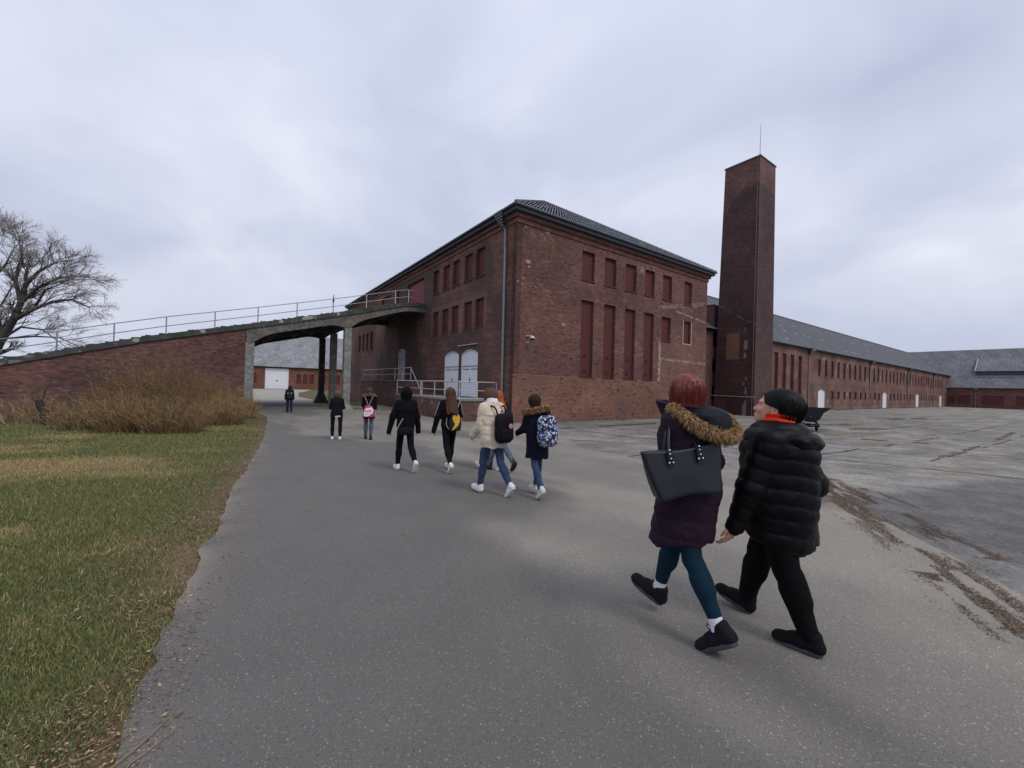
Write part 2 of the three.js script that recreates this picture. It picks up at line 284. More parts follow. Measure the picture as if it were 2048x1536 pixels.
// a boarded-up window: part window (frame) with sub-parts shutter (boards with open joints) and sill
const boardCache = new Map();
function boards(w, h, bh) {
  const k = `${w.toFixed(2)}_${h.toFixed(2)}`; if (boardCache.has(k)) return boardCache.get(k).clone();
  const n = Math.round(h / bh), l = []; for (let i = 0; i < n; i++) { const y = h * i / n; l.push(box(0, w, y + 0.006, y + h / n - 0.006, -0.03, ((i * 7) % 3) * 0.004)); }
  l.push(box(0.01, w - 0.01, 0.01, h - 0.01, -0.06, -0.035)); const g = join(l); boardCache.set(k, g); return g.clone();
}
function boarded(parent, m, a0, a1, y0, y1, { depth = 0.2, sill = 0.07, bh = 0.14, holes = [], material = M.shutter, name = 'window', frameMat = M.frame } = {}) {
  const f = 0.055, o = -depth;
  const w = part(name, [obox(a0, a0 + f, y0, y1, o - 0.08, o + 0.03, m), obox(a1 - f, a1, y0, y1, o - 0.08, o + 0.03, m), obox(a0 + f, a1 - f, y1 - f, y1, o - 0.08, o + 0.03, m), obox(a0 + f, a1 - f, y0, y0 + f, o - 0.08, o + 0.03, m)], frameMat, parent);
  const g = boards(a1 - a0 - 2 * f - 0.006, y1 - y0 - 2 * f - 0.006, bh); g.translate(a0 + f + 0.003, y0 + f + 0.003, o); part('shutter', at(g, m), material, w);
  if (sill) part('sill', obox(a0 - 0.06, a1 + 0.06, y0 - sill, y0 - 0.002, -depth, 0.07, m), M.sill, w);
  for (const [a, y] of holes) part('vent_hole', obox(a - 0.13, a + 0.13, y - 0.13, y + 0.13, o + 0.004, o + 0.02, m), M.hole, w);
  return w;
}
// arched timber door: part door (frame) > leaf, transom, handle
function archDoor(parent, m, a0, a1, y0, y1, arch, { depth = 0.12, material = M.whiteLeaf, split = 2, transom } = {}) {
  const pts = (ins) => { const p = [[a0 + ins, y0 + 0.002], [a1 - ins, y0 + 0.002]]; for (let k = 0; k <= 12; k++) { const t = 1 - k / 12; p.push([mix(a0 + ins, a1 - ins, t), y1 - ins * 0.6 + (arch - ins * 0.5) * 4 * t * (1 - t)]); } return p.map(([a, y]) => new THREE.Vector2(a, y)); };
  const s = new THREE.Shape(pts(0.004)); s.holes.push(new THREE.Path(pts(0.075)));
  const fg = new THREE.ExtrudeGeometry(s, { depth: 0.1, bevelEnabled: false }); fg.translate(0, 0, -depth - 0.05);
  const d = part('door', at(metres(fg), m), M.white, parent);
  const leaf = (l0, l1) => {
    const p = [[l0, y0 + 0.03]], f = (a) => { const t = clamp((a - a0) / (a1 - a0)); return y1 - 0.06 + (arch - 0.04) * 4 * t * (1 - t) - 0.02; }; p.push([l1, y0 + 0.03]); for (let k = 0; k <= 8; k++) { const a = mix(l1, l0, k / 8); p.push([a, f(a)]); }
    const g = new THREE.ExtrudeGeometry(new THREE.Shape(p.map(([a, y]) => new THREE.Vector2(a, y))), { depth: 0.05, bevelEnabled: true, bevelSize: 0.008, bevelThickness: 0.008, bevelSegments: 1 }); g.translate(0, 0, -depth - 0.07); part('leaf', at(metres(g), m), material, d);
  };
  const w = (a1 - a0 - 0.16) / split; for (let k = 0; k < split; k++) leaf(a0 + 0.08 + k * w + 0.012, a0 + 0.08 + (k + 1) * w - 0.012);
  if (transom) {
    part('transom', obox(a0 + 0.07, a1 - 0.07, transom, transom + 0.05, -depth - 0.02, -depth + 0.035, m), M.seam, d);
    for (let k = 0; k < split; k++) part('vent_slot', obox(a0 + 0.2 + k * w, a0 + k * w + w - 0.04, transom - 0.24, transom - 0.16, -depth - 0.012, -depth + 0.006, m), M.seam, d);
    part('handle', obox((a0 + a1) / 2 - 0.03, (a0 + a1) / 2 + 0.03, y0 + 1.0, y0 + 1.35, -depth - 0.012, -depth + 0.03, m), M.iron, d);
  }
  return d;
}

// ------------------------------------------------------------------ main building
{
  const b = thing('brick_factory_building', 'large dark red brick building with hipped roof and boarded-up red windows beside the chimney', 'building');
  const F = FRONT(0), Wt = WEST(0), W = 21.06, L = 41, Hh = 12.05;
  // front: upper row, tall openings, two short ones
  const up = [[5.44, 6.65], [7.66, 8.87], [9.92, 11.15], [12.18, 13.39], [14.48, 15.7], [17.47, 18.65]], tall = [[5.46, 6.67], [7.7, 8.91], [9.95, 11.15], [12.19, 13.43]], low = [[14.43, 15.67], [17.49, 18.61]];
  const hF = [...up.map(([a0, a1]) => ({ a0, a1, y0: 9.58, y1: 11.55 })), ...tall.map(([a0, a1]) => ({ a0, a1, y0: 2.97, y1: 8.22 })), ...low.map(([a0, a1]) => ({ a0, a1, y0: 6.28, y1: 8.17 }))];
  const scar = (x, y, x0, y0, x1, y1, w, s) => { const dx = x1 - x0, dy = y1 - y0, t = clamp(((x - x0) * dx + (y - y0) * dy) / (dx * dx + dy * dy)), d = Math.hypot(x - x0 - t * dx, y - y0 - t * dy); return (1 - step(w * 0.5, w, d)) * step(0.28, 0.5, fbm(x * 5, y * 7, 3, s)); };
  const frontTex = brick(W, Hh, 97, { tones: DARK, seed: 5, mortar: [108, 92, 85], patch: 0.22, spread: 0.95, marks: (x, y, c) => {
    const P = [176, 164, 152];
    let k = scar(x, y, 14.1, 8.85, 20.6, 10.0, 0.2, 1) * 0.42; k = Math.max(k, scar(x, y, 16.4, 8.85, 20.9, 8.4, 0.1, 2) * 0.6, scar(x, y, 14.25, 3.1, 14.3, 6.1, 0.22, 3) * 0.75, scar(x, y, 14.4, 4.75, 21, 4.7, 0.15, 4) * 0.5, scar(x, y, 11.5, 11.3, 13.6, 11.75, 0.4, 5) * 0.45 * step(0.4, 0.6, noise(x * 6, y * 9, 3)));
    for (const [px, py, r] of [[0.9, 9.85, 0.26], [0.95, 9.55, 0.12], [0.55, 8.75, 0.09], [1.5, 8.4, 0.08], [1.0, 4.95, 0.14], [2.35, 12.0, 0.2], [3.9, 6.35, 0.2], [0.62, 11.9, 0.1]]) k = Math.max(k, (1 - step(r * 0.5, r, Math.hypot(x - px, (y - py) * 1.7))) * 0.75);
    // rubbed, paler bricks and the newer infill under the right-hand windows
    const rub = step(0.5, 0.66, fbm(x * 0.8, y * 1.2, 4, 71)) * step(0.62, 0.75, hash(Math.floor(x / 0.25), Math.floor(y / 0.0833), 88)); c = mix3(c, [138, 102, 88], rub * 0.6);
    const hole = step(0.945, 0.955, hash(Math.floor(x / 0.25), Math.floor(y / 0.0833), 31)) * step(0.45, 0.6, fbm(x * 0.6, y * 0.6, 3, 99)); c = mix3(c, [62, 44, 42], hole * 0.85);
    if (x > 14.3 && y < 6.2 && y > 2.9) c = mix3(c, [138, 100, 86], 0.3);
    return mix3(c, P, k);
  } });
  const fm = new THREE.MeshStandardMaterial({ map: frontTex.t, roughness: 0.92 });
  part('wall', at(wallGeo(0, W, 0, Hh, 0.4, hF, frontTex), F), fm, b);
  for (const [a0, a1] of up) boarded(b, F, a0, a1, 9.58, 11.55);
  for (const [a0, a1] of tall) boarded(b, F, a0, a1, 2.97, 8.22, { holes: [[a0 + 0.62, 3.4], [a0 + 0.62, 4.45]] });
  low.forEach(([a0, a1], i) => { boarded(b, F, a0, a1, 6.28, 8.17, { sill: i ? 0 : 0.07 }); });
  { const [a0, a1] = low[1]; part('window_surround', [obox(a0 - 0.09, a0 - 0.004, 6.2, 8.2, 0.002, 0.014, F), obox(a1 + 0.004, a1 + 0.09, 6.2, 8.2, 0.002, 0.014, F), obox(a0 - 0.004, a1 + 0.004, 6.19, 6.27, 0.002, 0.012, F)], M.lime, b); }
  // west: two rows of five, dock doors, landing doors, small far windows
  const wu = [[-4.86, -3.68], [-6.54, -5.35], [-8.42, -7.28], [-10.14, -8.94], [-11.98, -10.9]], wl = [[-4.81, -3.64], [-6.46, -5.26], [-8.46, -7.29], [-10.13, -8.96], [-11.93, -10.82]];
  const far = [[-30.1, -28.9], [-32.0, -30.8], [-33.6, -32.6], [-35.4, -34.4]];
  const hW = [...wu.map(([a0, a1]) => ({ a0, a1, y0: 9.69, y1: 11.61 })), ...wl.map(([a0, a1]) => ({ a0, a1, y0: 6.22, y1: 8.17 })), ...far.map(([a0, a1]) => ({ a0, a1, y0: 6.17, y1: 8.23 })),
    { a0: -6.72, a1: -4.24, y0: 1.36, y1: 4.45, arch: 0.32 }, { a0: -9.5, a1: -7.02, y0: 1.36, y1: 4.45, arch: 0.32 }, { a0: -20.3, a1: -18.1, y0: 2.47, y1: 5.3, arch: 0.3 },
    { a0: -18.0, a1: -13.95, y0: 9.16, y1: 11.6 }, { a0: -21.1, a1: -20.1, y0: 9.16, y1: 11.6 }, { a0: -26.2, a1: -23.0, y0: 9.16, y1: 11.55 }];
  const westTex = brick(L, Hh, 49.9, { tones: DARK, seed: 15, patch: 0.26, marks: (x, y, c) => {
    const a = x - L; // darker patches, most of them around the landing, paler rebuilt strip near the lower windows
    const darkTone = step(0.42, 0.6, fbm(x * 0.35, y * 0.3, 4, 51) + 0.22 * Math.exp(-Math.pow((a + 18) / 4.5, 2))); c = mix3(c, [58, 48, 48], darkTone * 0.5);
    if (y > 6.05 && y < 8.55 && a > -12.2 && a < -3.3) c = mix3(c, [150, 108, 94], 0.32);
    return c;
  } });
  part('wall', at(wallGeo(-L, 0, 0, Hh, 0.4, hW, westTex), Wt), new THREE.MeshStandardMaterial({ map: westTex.t, roughness: 0.92 }), b);
  for (const [a0, a1] of wu) boarded(b, Wt, a0, a1, 9.69, 11.61);
  for (const [a0, a1] of wl) boarded(b, Wt, a0, a1, 6.22, 8.17);
  for (const [a0, a1] of far) boarded(b, Wt, a0, a1, 6.17, 8.23);
  archDoor(b, Wt, -6.72, -4.24, 1.37, 4.45, 0.32, { transom: 3.55 }); archDoor(b, Wt, -9.5, -7.02, 1.37, 4.45, 0.32, { transom: 3.55 });
  archDoor(b, Wt, -20.3, -18.1, 2.48, 5.3, 0.3, { material: mat(S(176, 182, 188), 0.7), transom: 4.6 });
  const landing = mat(S(122, 56, 58), 0.7);
  boarded(b, Wt, -18.0, -13.95, 9.17, 11.6, { sill: 0, material: landing, name: 'door' }); boarded(b, Wt, -21.1, -20.1, 9.17, 11.6, { sill: 0, material: landing, name: 'door' }); boarded(b, Wt, -26.2, -23.0, 9.17, 11.55, { sill: 0, name: 'door' });
  part('door_lintel', obox(-7.0, -4.3, 5.04, 5.1, 0, 0.14, Wt), M.lime, b);
  // hidden sides
  const plain = brick(8, 8, 60, { tones: DARK, seed: 33, patch: 0.2 });
  const pm = new THREE.MeshStandardMaterial({ map: plain.t, roughness: 0.92 }); M.brickPlain = pm;
  const scaleUV = (g, s = 1 / 8) => { const u = g.attributes.uv; for (let i = 0; i < u.count; i++) u.setXY(i, u.getX(i) * s, u.getY(i) * s); return g; };
  M.plainUV = scaleUV;
  part('wall', scaleUV(box(W - 0.4, W - 0.002, 0, Hh, -L, -0.402)), pm, b); part('wall', scaleUV(box(0.402, W - 0.402, 0, Hh, -L, -L + 0.4)), pm, b);
  // newer brick plinth, proud of the wall; each course of it stands out
  const plTex = brick(W + 0.1, 3.0, 90, { tones: CLEAN, seed: 25, mortar: [156, 126, 108], joint: 0.024, patch: 0.22, spread: 0.8, marks: (x, y, c) => { const d = step(0.55, 0.7, fbm(x * 0.5, y * 0.9, 4, 22)); c = mix3(c, [104, 82, 76], d * 0.45); const s = 1 - step(0.1, 0.5, y + 0.3 * noise(x * 2, 1, 7)); c = mix3(c, [96, 88, 78], s * 0.6); const h = step(0.965, 0.97, hash(Math.floor(x / 0.25), Math.floor(y / 0.0833), 41)); return mix3(c, [58, 38, 34], h * 0.8); } });
  part('plinth', wallGeo(-0.06, W + 0.02, 0, 2.92, 0.056, [], plTex).translate(0, 0, 0.06), new THREE.MeshStandardMaterial({ map: plTex.t, roughness: 0.9, bumpMap: plTex.t, bumpScale: 0.01 }), b);
  { const lm = mat(S(140, 106, 92), 0.9); (Array.from({ length: 88 }, (_, i) => box(-0.06 + i * 0.24, 0.165 + i * 0.24, 2.922, 2.962 + 0.01 * hash(i, 3), 0.002, 0.07)).filter((g) => { g.computeBoundingBox(); const x = (g.boundingBox.min.x + g.boundingBox.max.x) / 2; return !tall.some(([a, c]) => x > a - 0.2 && x < c + 0.2); })).forEach((g) => part('ledge_brick', g, lm, b)); }
  // brick frieze in two steps, eave box, gutter
  const ring = (o, y0, y1) => [box(-o, W + o, y0, y1, 0.003, o), box(-o, W + o, y0, y1, -L - o, -L - 0.003), box(-o, -0.003, y0, y1, -L - 0.003, 0.003), box(W + 0.003, W + o, y0, y1, -L - 0.003, 0.003)];
  part('frieze', ring(0.07, 12.05, 12.34).map((g) => scaleUV(g)), pm, b); part('frieze_step', ring(0.2, 12.342, 12.58).map((g) => scaleUV(g)), pm, b);
  part('top_wall', scaleUV(box(-0.002, W + 0.002, 12.052, 12.6, -L, 0.002)), pm, b);
  part('eave_board', box(-0.45, W + 0.45, 12.6, 12.92, -L - 0.45, 0.45), M.eave, b);
  const gut = (a, c) => bar(a, c, 0.085, 8);
  part('gutter', gut(V(-0.55, 12.88, 0.52), V(W + 0.55, 12.88, 0.52)), M.gutter, b); part('gutter', gut(V(-0.54, 12.88, 0.56), V(-0.54, 12.88, -L - 0.55)), M.gutter, b);
  // hipped roof: pantiled front slope, plain other slopes
  const e = 0.5, cx = W / 2, run = cx + e, rise = 7.1, y0 = 12.93, z0 = e, slope = Math.hypot(run, rise), pos = [], nrm = [], idx = [];
  const rows = 38, rl = slope / rows;
  for (let r = 0; r < rows; r++) {
    const s0 = r * rl, s1 = s0 + rl, xa = -e + s0 * run / slope, xb = W + e - s0 * run / slope, n = Math.max(2, Math.round((xb - xa) / 0.0625)), base = pos.length / 3;
    for (let i = 0; i <= n; i++) {
      const x = mix(xa, xb, i / n), wv = 0.014 * Math.sin(x / 0.25 * 2 * Math.PI), jit = 0.01 * (hash(Math.floor(x / 0.25), r, 5) - 0.5);
      for (const [s, lift] of [[s0 - 0.03, 0.05], [s1, 0.015]]) { const q = s / slope; pos.push(clamp(x, -e + s * run / slope - 0.05, W + e - s * run / slope + 0.05), y0 + q * rise + lift + wv + jit, z0 - q * run); }
    }
    for (let i = 0; i < n; i++) { const a = base + i * 2; idx.push(a, a + 2, a + 1, a + 1, a + 2, a + 3); }
  }
  const tg = new THREE.BufferGeometry(); tg.setAttribute('position', new THREE.Float32BufferAttribute(pos, 3)); tg.setIndex(idx); tg.computeVertexNormals(); tg.setAttribute('uv', new THREE.Float32BufferAttribute(new Float32Array(pos.length / 3 * 2), 2));
  const roof = part('roof', tg, M.tile, b);
  const tri = (list) => { const g = new THREE.BufferGeometry(); const p = []; for (const [a, c, d] of list) p.push(...a, ...c, ...d); g.setAttribute('position', new THREE.Float32BufferAttribute(p, 3)); g.computeVertexNormals(); return metres(g); };
  M.tri = tri;
  const A = [-e, y0, z0], B = [W + e, y0, z0], C = [W + e, y0, -L - e], D = [-e, y0, -L - e], R1 = [cx, y0 + rise, z0 - run], R2 = [cx, y0 + rise, -L - e + run];
  part('roof_slope', tri([[D, R2, A], [A, R2, R1].reverse(), [B, R1, C].reverse(), [C, R1, R2].reverse(), [C, R2, D].reverse()]), M.slate, b);
  // ridge tiles along the hips
  for (const [P, Q] of [[A, R1], [B, R1]]) {
    const p = V(...P), q = V(...Q), len = p.distanceTo(q), n = Math.round(len / 0.4), g0 = new THREE.CylinderGeometry(0.085, 0.115, 0.43, 7, 1); g0.applyQuaternion(new THREE.Quaternion().setFromUnitVectors(V(0, 1, 0), V().subVectors(q, p).normalize()));
    for (let k = 0; k < n; k++) { const t = (k + 0.5) / n, m = part('ridge_tile', g0, M.tile, roof); m.position.set(mix(p.x, q.x, t), mix(p.y, q.y, t) + 0.03, mix(p.z, q.z, t)); }
  }
  const rr = rng(8); for (let k = 0; k < 16; k++) { const s = (0.5 + rr() * 7), x = mix(-e + s * run / slope + 0.5, W + e - s * run / slope - 0.5, rr()), g = box(-0.16, 0.16, 0, 0.012, -0.1, 0.1); g.rotateX(Math.atan2(rise, run)); g.translate(x, y0 + s / slope * rise + 0.085, z0 - s / slope * run); part('pale_tile', g, M.tilePale, roof); }
  // rainwater hopper and downpipe by the corner
  const dp = part('downpipe', [bar(V(-0.12, 0.05, -0.98), V(-0.12, 11.9, -1.1), 0.075, 10), ...[2.6, 5.4, 8.2, 10.9].map((y) => bar(V(-0.12, y, -1.0 - y * 0.009), V(-0.12, y + 0.06, -1.0 - y * 0.009), 0.1, 10)), ...[2.7, 5.5, 8.3].map((y) => box(-0.06, 0, y - 0.03, y + 0.03, -1.1, -1.02))], M.pipe, b);
  const hop = []; [[0.95, 12.82, 0.5], [0.82, 12.68, 0.44], [0.68, 12.54, 0.38], [0.54, 12.4, 0.31], [0.42, 12.26, 0.24], [0.3, 12.12, 0.18]].forEach(([w, y, d]) => hop.push(box(-d - 0.12, -0.001, y, y + 0.12, -1.3 - w / 2, -1.3 + w / 2))); hop.push(bar(V(-0.12, 11.85, -1.11), V(-0.14, 12.15, -1.25), 0.09, 8));
  part('rain_hopper', hop, M.gutter, dp);
  // small fittings on the front wall
  const cam = part('security_camera', [box(0.86, 1.08, 5.28, 5.34, 0.002, 0.12), bar(V(0.97, 5.31, 0.1), V(1.02, 5.31, 0.42), 0.035, 8), bar(V(1.02, 5.31, 0.4), V(1.02, 5.2, 0.44), 0.03, 8)], mat(S(190, 190, 192), 0.5), b);
  const dome = new THREE.SphereGeometry(0.12, 14, 10); dome.translate(1.02, 5.12, 0.44); part('dome', dome, mat(S(38, 40, 46), 0.25), cam);
  const hood = new THREE.SphereGeometry(0.15, 14, 6, 0, 6.3, 0, 1.5); hood.translate(1.02, 5.14, 0.44); part('hood', hood, mat(S(206, 208, 210), 0.5), cam);
  for (const [x, y] of [[0.45, 8.75], [0.1, 8.5], [0.45, 8.35]]) part('wall_insulator', bar(V(x, y, 0), V(x, y, 0.1), 0.05, 8, 0.03), M.lime, b);
}

// ------------------------------------------------------------------ chimney with its low annex
{
  const c = thing('brick_chimney', 'tall square tapering brick chimney standing right of the hipped building', 'chimney', [27.5, 0, 1.3]);
  const Hc = 25.2, b0 = 3.95, b1 = 3.35, taper = (b0 - b1);
  const face = (seed, west) => brick(4, Hc, 60, { tones: SOOT.concat(DARK.slice(0, 3)), seed, patch: 0.22, mortar: [104, 92, 90], marks: (x, y, col) => {
    const arch = 22.6 - (west ? 0.55 * Math.pow(Math.max(0, 2.7 - x), 1.7) * 0.9 : 0.06 * Math.pow(Math.max(0, x - 1.6), 2)) + 0.4 * (fbm(x * 2, y, 3, 3) - 0.5);
    const darkTone = 1 - step(-0.2, 0.25, y - arch); col = mix3([col[0] * 1.08, col[1] * 1.04, col[2] * 1.04], [col[0] * 0.82, col[1] * 0.82, col[2] * 0.88], darkTone);  // chimney soot: darker below the arched edge
    if (y < 11.1 && west) { const t = 11.1 - (4 - x) * 0.06; if (y < t - 0.9) col = [col[0] * 0.9, col[1] * 0.86, col[2] * 0.84]; }
    const scarLine = west ? (1 - step(0.05, 0.16, Math.abs(y - (11.2 - 0.62 * Math.max(0, x - 0.2))))) * step(0.4, 0.55, noise(x * 4, y * 4, 2)) : 0; col = mix3(col, [150, 138, 130], scarLine * 0.35);
    if (west && x > 1.2 && x < 2.5 && y > 5.6 && y < 8.2) col = mix3(col, [132, 98, 78], 0.75);
    if (west) { const f = (1 - step(0.1, 0.3, Math.abs(x - 3.1))) * step(0.64, 0.72, noise(x * 5, y * 2.2, 9)) * (y < 9 ? 1 : 0); col = mix3(col, [164, 154, 148], f * 0.6); }
    return col;
  } });
  const tw = face(51, true), ts = face(57, false), faceG = (pts, bt, flip) => { const g = new THREE.BufferGeometry(); const [p, q, r, s] = pts; g.setAttribute('position', new THREE.Float32BufferAttribute([...p, ...q, ...r, ...p, ...r, ...s], 3)); g.setAttribute('uv', new THREE.Float32BufferAttribute([0, 0, 1, 0, 1, 1, 0, 0, 1, 1, 0, 1], 2)); g.computeVertexNormals(); return g; };
  const k = taper / 2, P = [[0, 0], [b0, 0], [b0, -b0], [0, -b0]], Q = [[0.1, -0.04], [b1 + 0.1, -0.04], [b1 + 0.1, -0.04 - b1], [0.1, -0.04 - b1]];
  const mw = new THREE.MeshStandardMaterial({ map: tw.t, roughness: 0.93 }), ms = new THREE.MeshStandardMaterial({ map: ts.t, roughness: 0.93 });
  const lo = (i) => [P[i][0], -0.05, P[i][1]], hi = (i) => [Q[i][0], Hc, Q[i][1]];
  part('shaft', faceG([lo(3), lo(0), hi(0), hi(3)], tw), mw, c); part('shaft', faceG([lo(0), lo(1), hi(1), hi(0)], ts), ms, c); part('shaft', faceG([lo(1), lo(2), hi(2), hi(1)], ts), ms, c); part('shaft', faceG([lo(2), lo(3), hi(3), hi(2)], ts), ms, c);
  part('coping', box(0.04, b1 + 0.16, Hc, Hc + 0.12, -b1 - 0.1, 0.02), mat(S(96, 84, 84), 0.9), c);
  part('lightning_rod', bar(V(0.16, Hc, -0.1), V(0.16, Hc + 3.1, -0.1), 0.025, 6, 0.012), M.iron, c);
  part('conductor_cable', [bar(V(-0.06, 0, -0.16), V(0.05, Hc, -0.2), 0.03, 5), ...Array.from({ length: 24 }, (_, i) => box(-0.09 + i * 0.004, 0.05 + i * 0.0042, 0.6 + i * 1.04, 0.66 + i * 1.04, -0.23, -0.13))], mat(S(112, 96, 94), 0.6), c);
  part('conduit', [bar(V(-0.07, 1.9, -6), V(-0.07, 1.84, 0.05), 0.03, 6)], M.lime, c); const hd = part('soot_door', [box(-0.05, 0.02, 0.12, 1.75, -2.5, -1.25)], mat(S(64, 30, 30), 0.8), c);
  for (let i = 0; i < 6; i++) part('board', box(-0.075, -0.052, 0.14 + i * 0.27, 0.39 + i * 0.27, -2.48, -1.27), M.frame, hd);
  const a = thing('brick_annex', 'low dark brick annex between the hipped building and the square chimney', 'building', [27.55, 0, -2.9]);
  const at2 = brick(8, 11.35, 60, { tones: SOOT, seed: 63, patch: 0.24, mortar: [100, 88, 84] });
  const g = box(0, 7.5, 0, 11.3, -9, -0.0); const u = g.attributes.uv; for (let i = 0; i < u.count; i++) u.setXY(i, u.getX(i) / 8, u.getY(i) / 11.35);
  part('wall', g, new THREE.MeshStandardMaterial({ map: at2.t, roughness: 0.93 }), a); part('coping', box(-0.06, 7.6, 11.3, 11.42, -9.05, 0.0), M.eave, a);
}

// ------------------------------------------------------------------ long wing and far wing of the yard
{
  const w = thing('long_brick_wing', 'long low brick wing with a row of narrow boarded windows and four white doors', 'building');
  const F = FRONT(-2.9), x0 = 34, x1 = 152.2, H2 = 8.55;
  const upx = Array.from({ length: 34 }, (_, i) => 57.15 + i * 2.675), lox = [...Array.from({ length: 10 }, (_, i) => 62.7 + i * 2.74), ...Array.from({ length: 8 }, (_, i) => 95.2 + i * 2.69), ...Array.from({ length: 8 }, (_, i) => 122.0 + i * 2.57)];
  const tallx = [42.68, 45.11, 47.55, 50.1], doorx = [58.25, 91.15, 117.8, 144.2];
  const holes = [...upx.map((x) => ({ a0: x - 0.5, a1: x + 0.5, y0: 5.1, y1: 7.48 })), ...lox.map((x) => ({ a0: x - 0.5, a1: x + 0.5, y0: 1.78, y1: 2.85 })), ...tallx.map((x) => ({ a0: x - 0.6, a1: x + 0.6, y0: 0.9, y1: 7.5 })), ...doorx.map((x) => ({ a0: x - 1.35, a1: x + 1.35, y0: 0.02, y1: 2.75, arch: 0.33 }))];
  const bt = brick(24, H2, 85, { tones: DARK, seed: 73, patch: 0.22, marks: (x, y, c) => { const d = step(0.5, 0.62, fbm(x * 0.4, y * 0.5, 4, 12)); c = mix3(c, [150, 122, 112], d * 0.35); const s = 1 - step(0.2, 1.1, y + 0.5 * noise(x, 3, 1)); c = mix3(c, [142, 118, 106], s * 0.35); const l = step(0.74, 0.8, fbm(x * 1.5, y * 0.8, 4, 77)); return mix3(c, [176, 164, 156], l * 0.5); } });
  part('wall', at(wallGeo(x0, x1, 0, H2, 0.4, holes, bt), F), new THREE.MeshStandardMaterial({ map: bt.t, roughness: 0.93 }), w);
  for (const x of upx) boarded(w, F, x - 0.5, x + 0.5, 5.1, 7.48, { bh: 0.3, depth: 0.24 });
  for (const x of lox) boarded(w, F, x - 0.5, x + 0.5, 1.78, 2.85, { bh: 0.3, depth: 0.2 });
  for (const x of tallx) boarded(w, F, x - 0.6, x + 0.6, 0.9, 7.5, { bh: 0.2, depth: 0.26 });
  for (const x of doorx) archDoor(w, F, x - 1.35, x + 1.35, 0.02, 2.75, 0.33, { depth: 0.08 });
  part('eave_board', box(x0, x1 - 0.1, 8.55, 8.72, -3.3, -2.5), M.eave, w); part('gutter', bar(V(x0, 8.72, -2.44), V(x1 + 1, 8.72, -2.44), 0.09, 8), M.gutter, w);
  const q = (a, c, d, e) => [[a, c, d], [a, d, e]];
  const roof = part('roof', M.tri(q([21.2, 8.74, -2.4], [x1 + 8, 8.74, -2.4], [x1 + 12, 16.05, -12], [21.2, 16.05, -12])), M.slate, w);
  part('roof_slope', M.tri(q([x1 + 12, 16.05, -12], [x1 + 12, 8.74, -21.5], [21.2, 8.74, -21.5], [21.2, 16.05, -12])), M.slate, w);
  const un = roof.geometry.attributes.uv; for (let i = 0; i < un.count; i++) un.setXY(i, roof.geometry.attributes.position.getX(i), roof.geometry.attributes.position.getZ(i) * 1.25);
  part('ridge_cap', bar(V(21.2, 16.05, -12), V(x1 + 8, 16.05, -12), 0.14, 8), M.slate, roof);
  part('wall', M.plainUV(box(21.3, x0, 0, 8.55, -3.3, -2.9)), M.brickPlain, w); part('wall', M.plainUV(box(21.3, x1, 0, 8.55, -21.3, -20.9)), M.brickPlain, w);
  const r = rng(12), an = Math.atan2(7.31, 9.6);
  for (let k = 0; k < 34; k++) { // slipped and replaced pale slates
    const row = Math.floor(r() * 5), t = [0.12, 0.36, 0.55, 0.68, 0.84][row] + r() * 0.02, x = 43 + (k + r()) * 2.6, wd = 0.3 + r() * 0.45, g = box(-wd, wd, 0, 0.03, -0.1, 0.1); g.rotateX(an); g.translate(x, 8.74 + 7.31 * t + 0.02, -2.4 - 9.6 * t); part('pale_slate', g, M.tilePale, roof);
  }
  for (const x of [53.6, 81.8, 109.2, 135.5]) {
    const d = part('downpipe', bar(V(x - 0.6, 0.1, -2.82), V(x - 0.6, 8.2, -2.82), 0.07, 8), M.pipe, w);
    part('rain_hopper', [box(x - 1.1, x + 0.3, 8.4, 8.8, -2.88, -2.3), box(x - 0.95, x + 0.0, 8.15, 8.4, -2.88, -2.45), box(x - 0.8, x - 0.3, 7.95, 8.15, -2.88, -2.6)], M.gutter, d);
  }
  const f = thing('far_slate_roofed_wing', 'low brick wing with a big grey slate roof closing the far end of the yard', 'building', [152.2, 0, 0]);
  const Wt = WEST(0), ft = brick(24, 5.3, 60, { tones: SOOT.concat(DARK), seed: 83, patch: 0.25 });
  const gates = [[-2.5, -1.4], [-0.7, 1.5], [3.55, 7.4], [9.5, 13.5], [16, 20], [23, 27]];
  part('wall', at(wallGeo(-3.3, 60, 0, 5.3, 0.4, gates.map(([a0, a1]) => ({ a0, a1, y0: 0.9, y1: 3.55 })), ft), Wt), new THREE.MeshStandardMaterial({ map: ft.t, roughness: 0.93 }), f);
  for (const [a0, a1] of gates) boarded(f, Wt, a0, a1, 0.9, 3.55, { bh: 0.3, depth: 0.15, sill: 0, name: 'window' });
  part('eave_board', box(-0.5, 0.2, 5.3, 5.42, -3.3, 60), M.eave, f);
  const fr = part('roof', M.tri([...q([-0.6, 5.4, -4], [-0.6, 5.4, 1.2], [10.2, 16.6, 1.2], [10.2, 16.6, -16]), ...q([-0.6, 5.4, 1.2], [-0.6, 5.4, 60], [10.2, 16.6, 60], [10.2, 16.6, 1.2]), ...q([10.2, 16.6, -16], [10.2, 16.6, 60], [21, 5.4, 60], [21, 5.4, -16])]), M.slatePale, f);
  part('dormer', [box(2.6, 6.8, 8.6, 10.0, 2.2, 40)], M.eave, fr); part('dormer_roof', M.tri(q([2.3, 10.02, 2.0], [2.3, 10.02, 40], [7.6, 13.9, 40], [7.6, 13.9, 2.0])), M.slatePale, fr);
  part('flashing', [box(2.2, 2.55, 8.55, 8.75, 2.0, 40)], M.tilePale, fr); { const g = bar(V(2.4, 10.1, 2.05), V(7.2, 13.7, 2.05), 0.14, 5); part('flashing', g, M.tilePale, fr); }
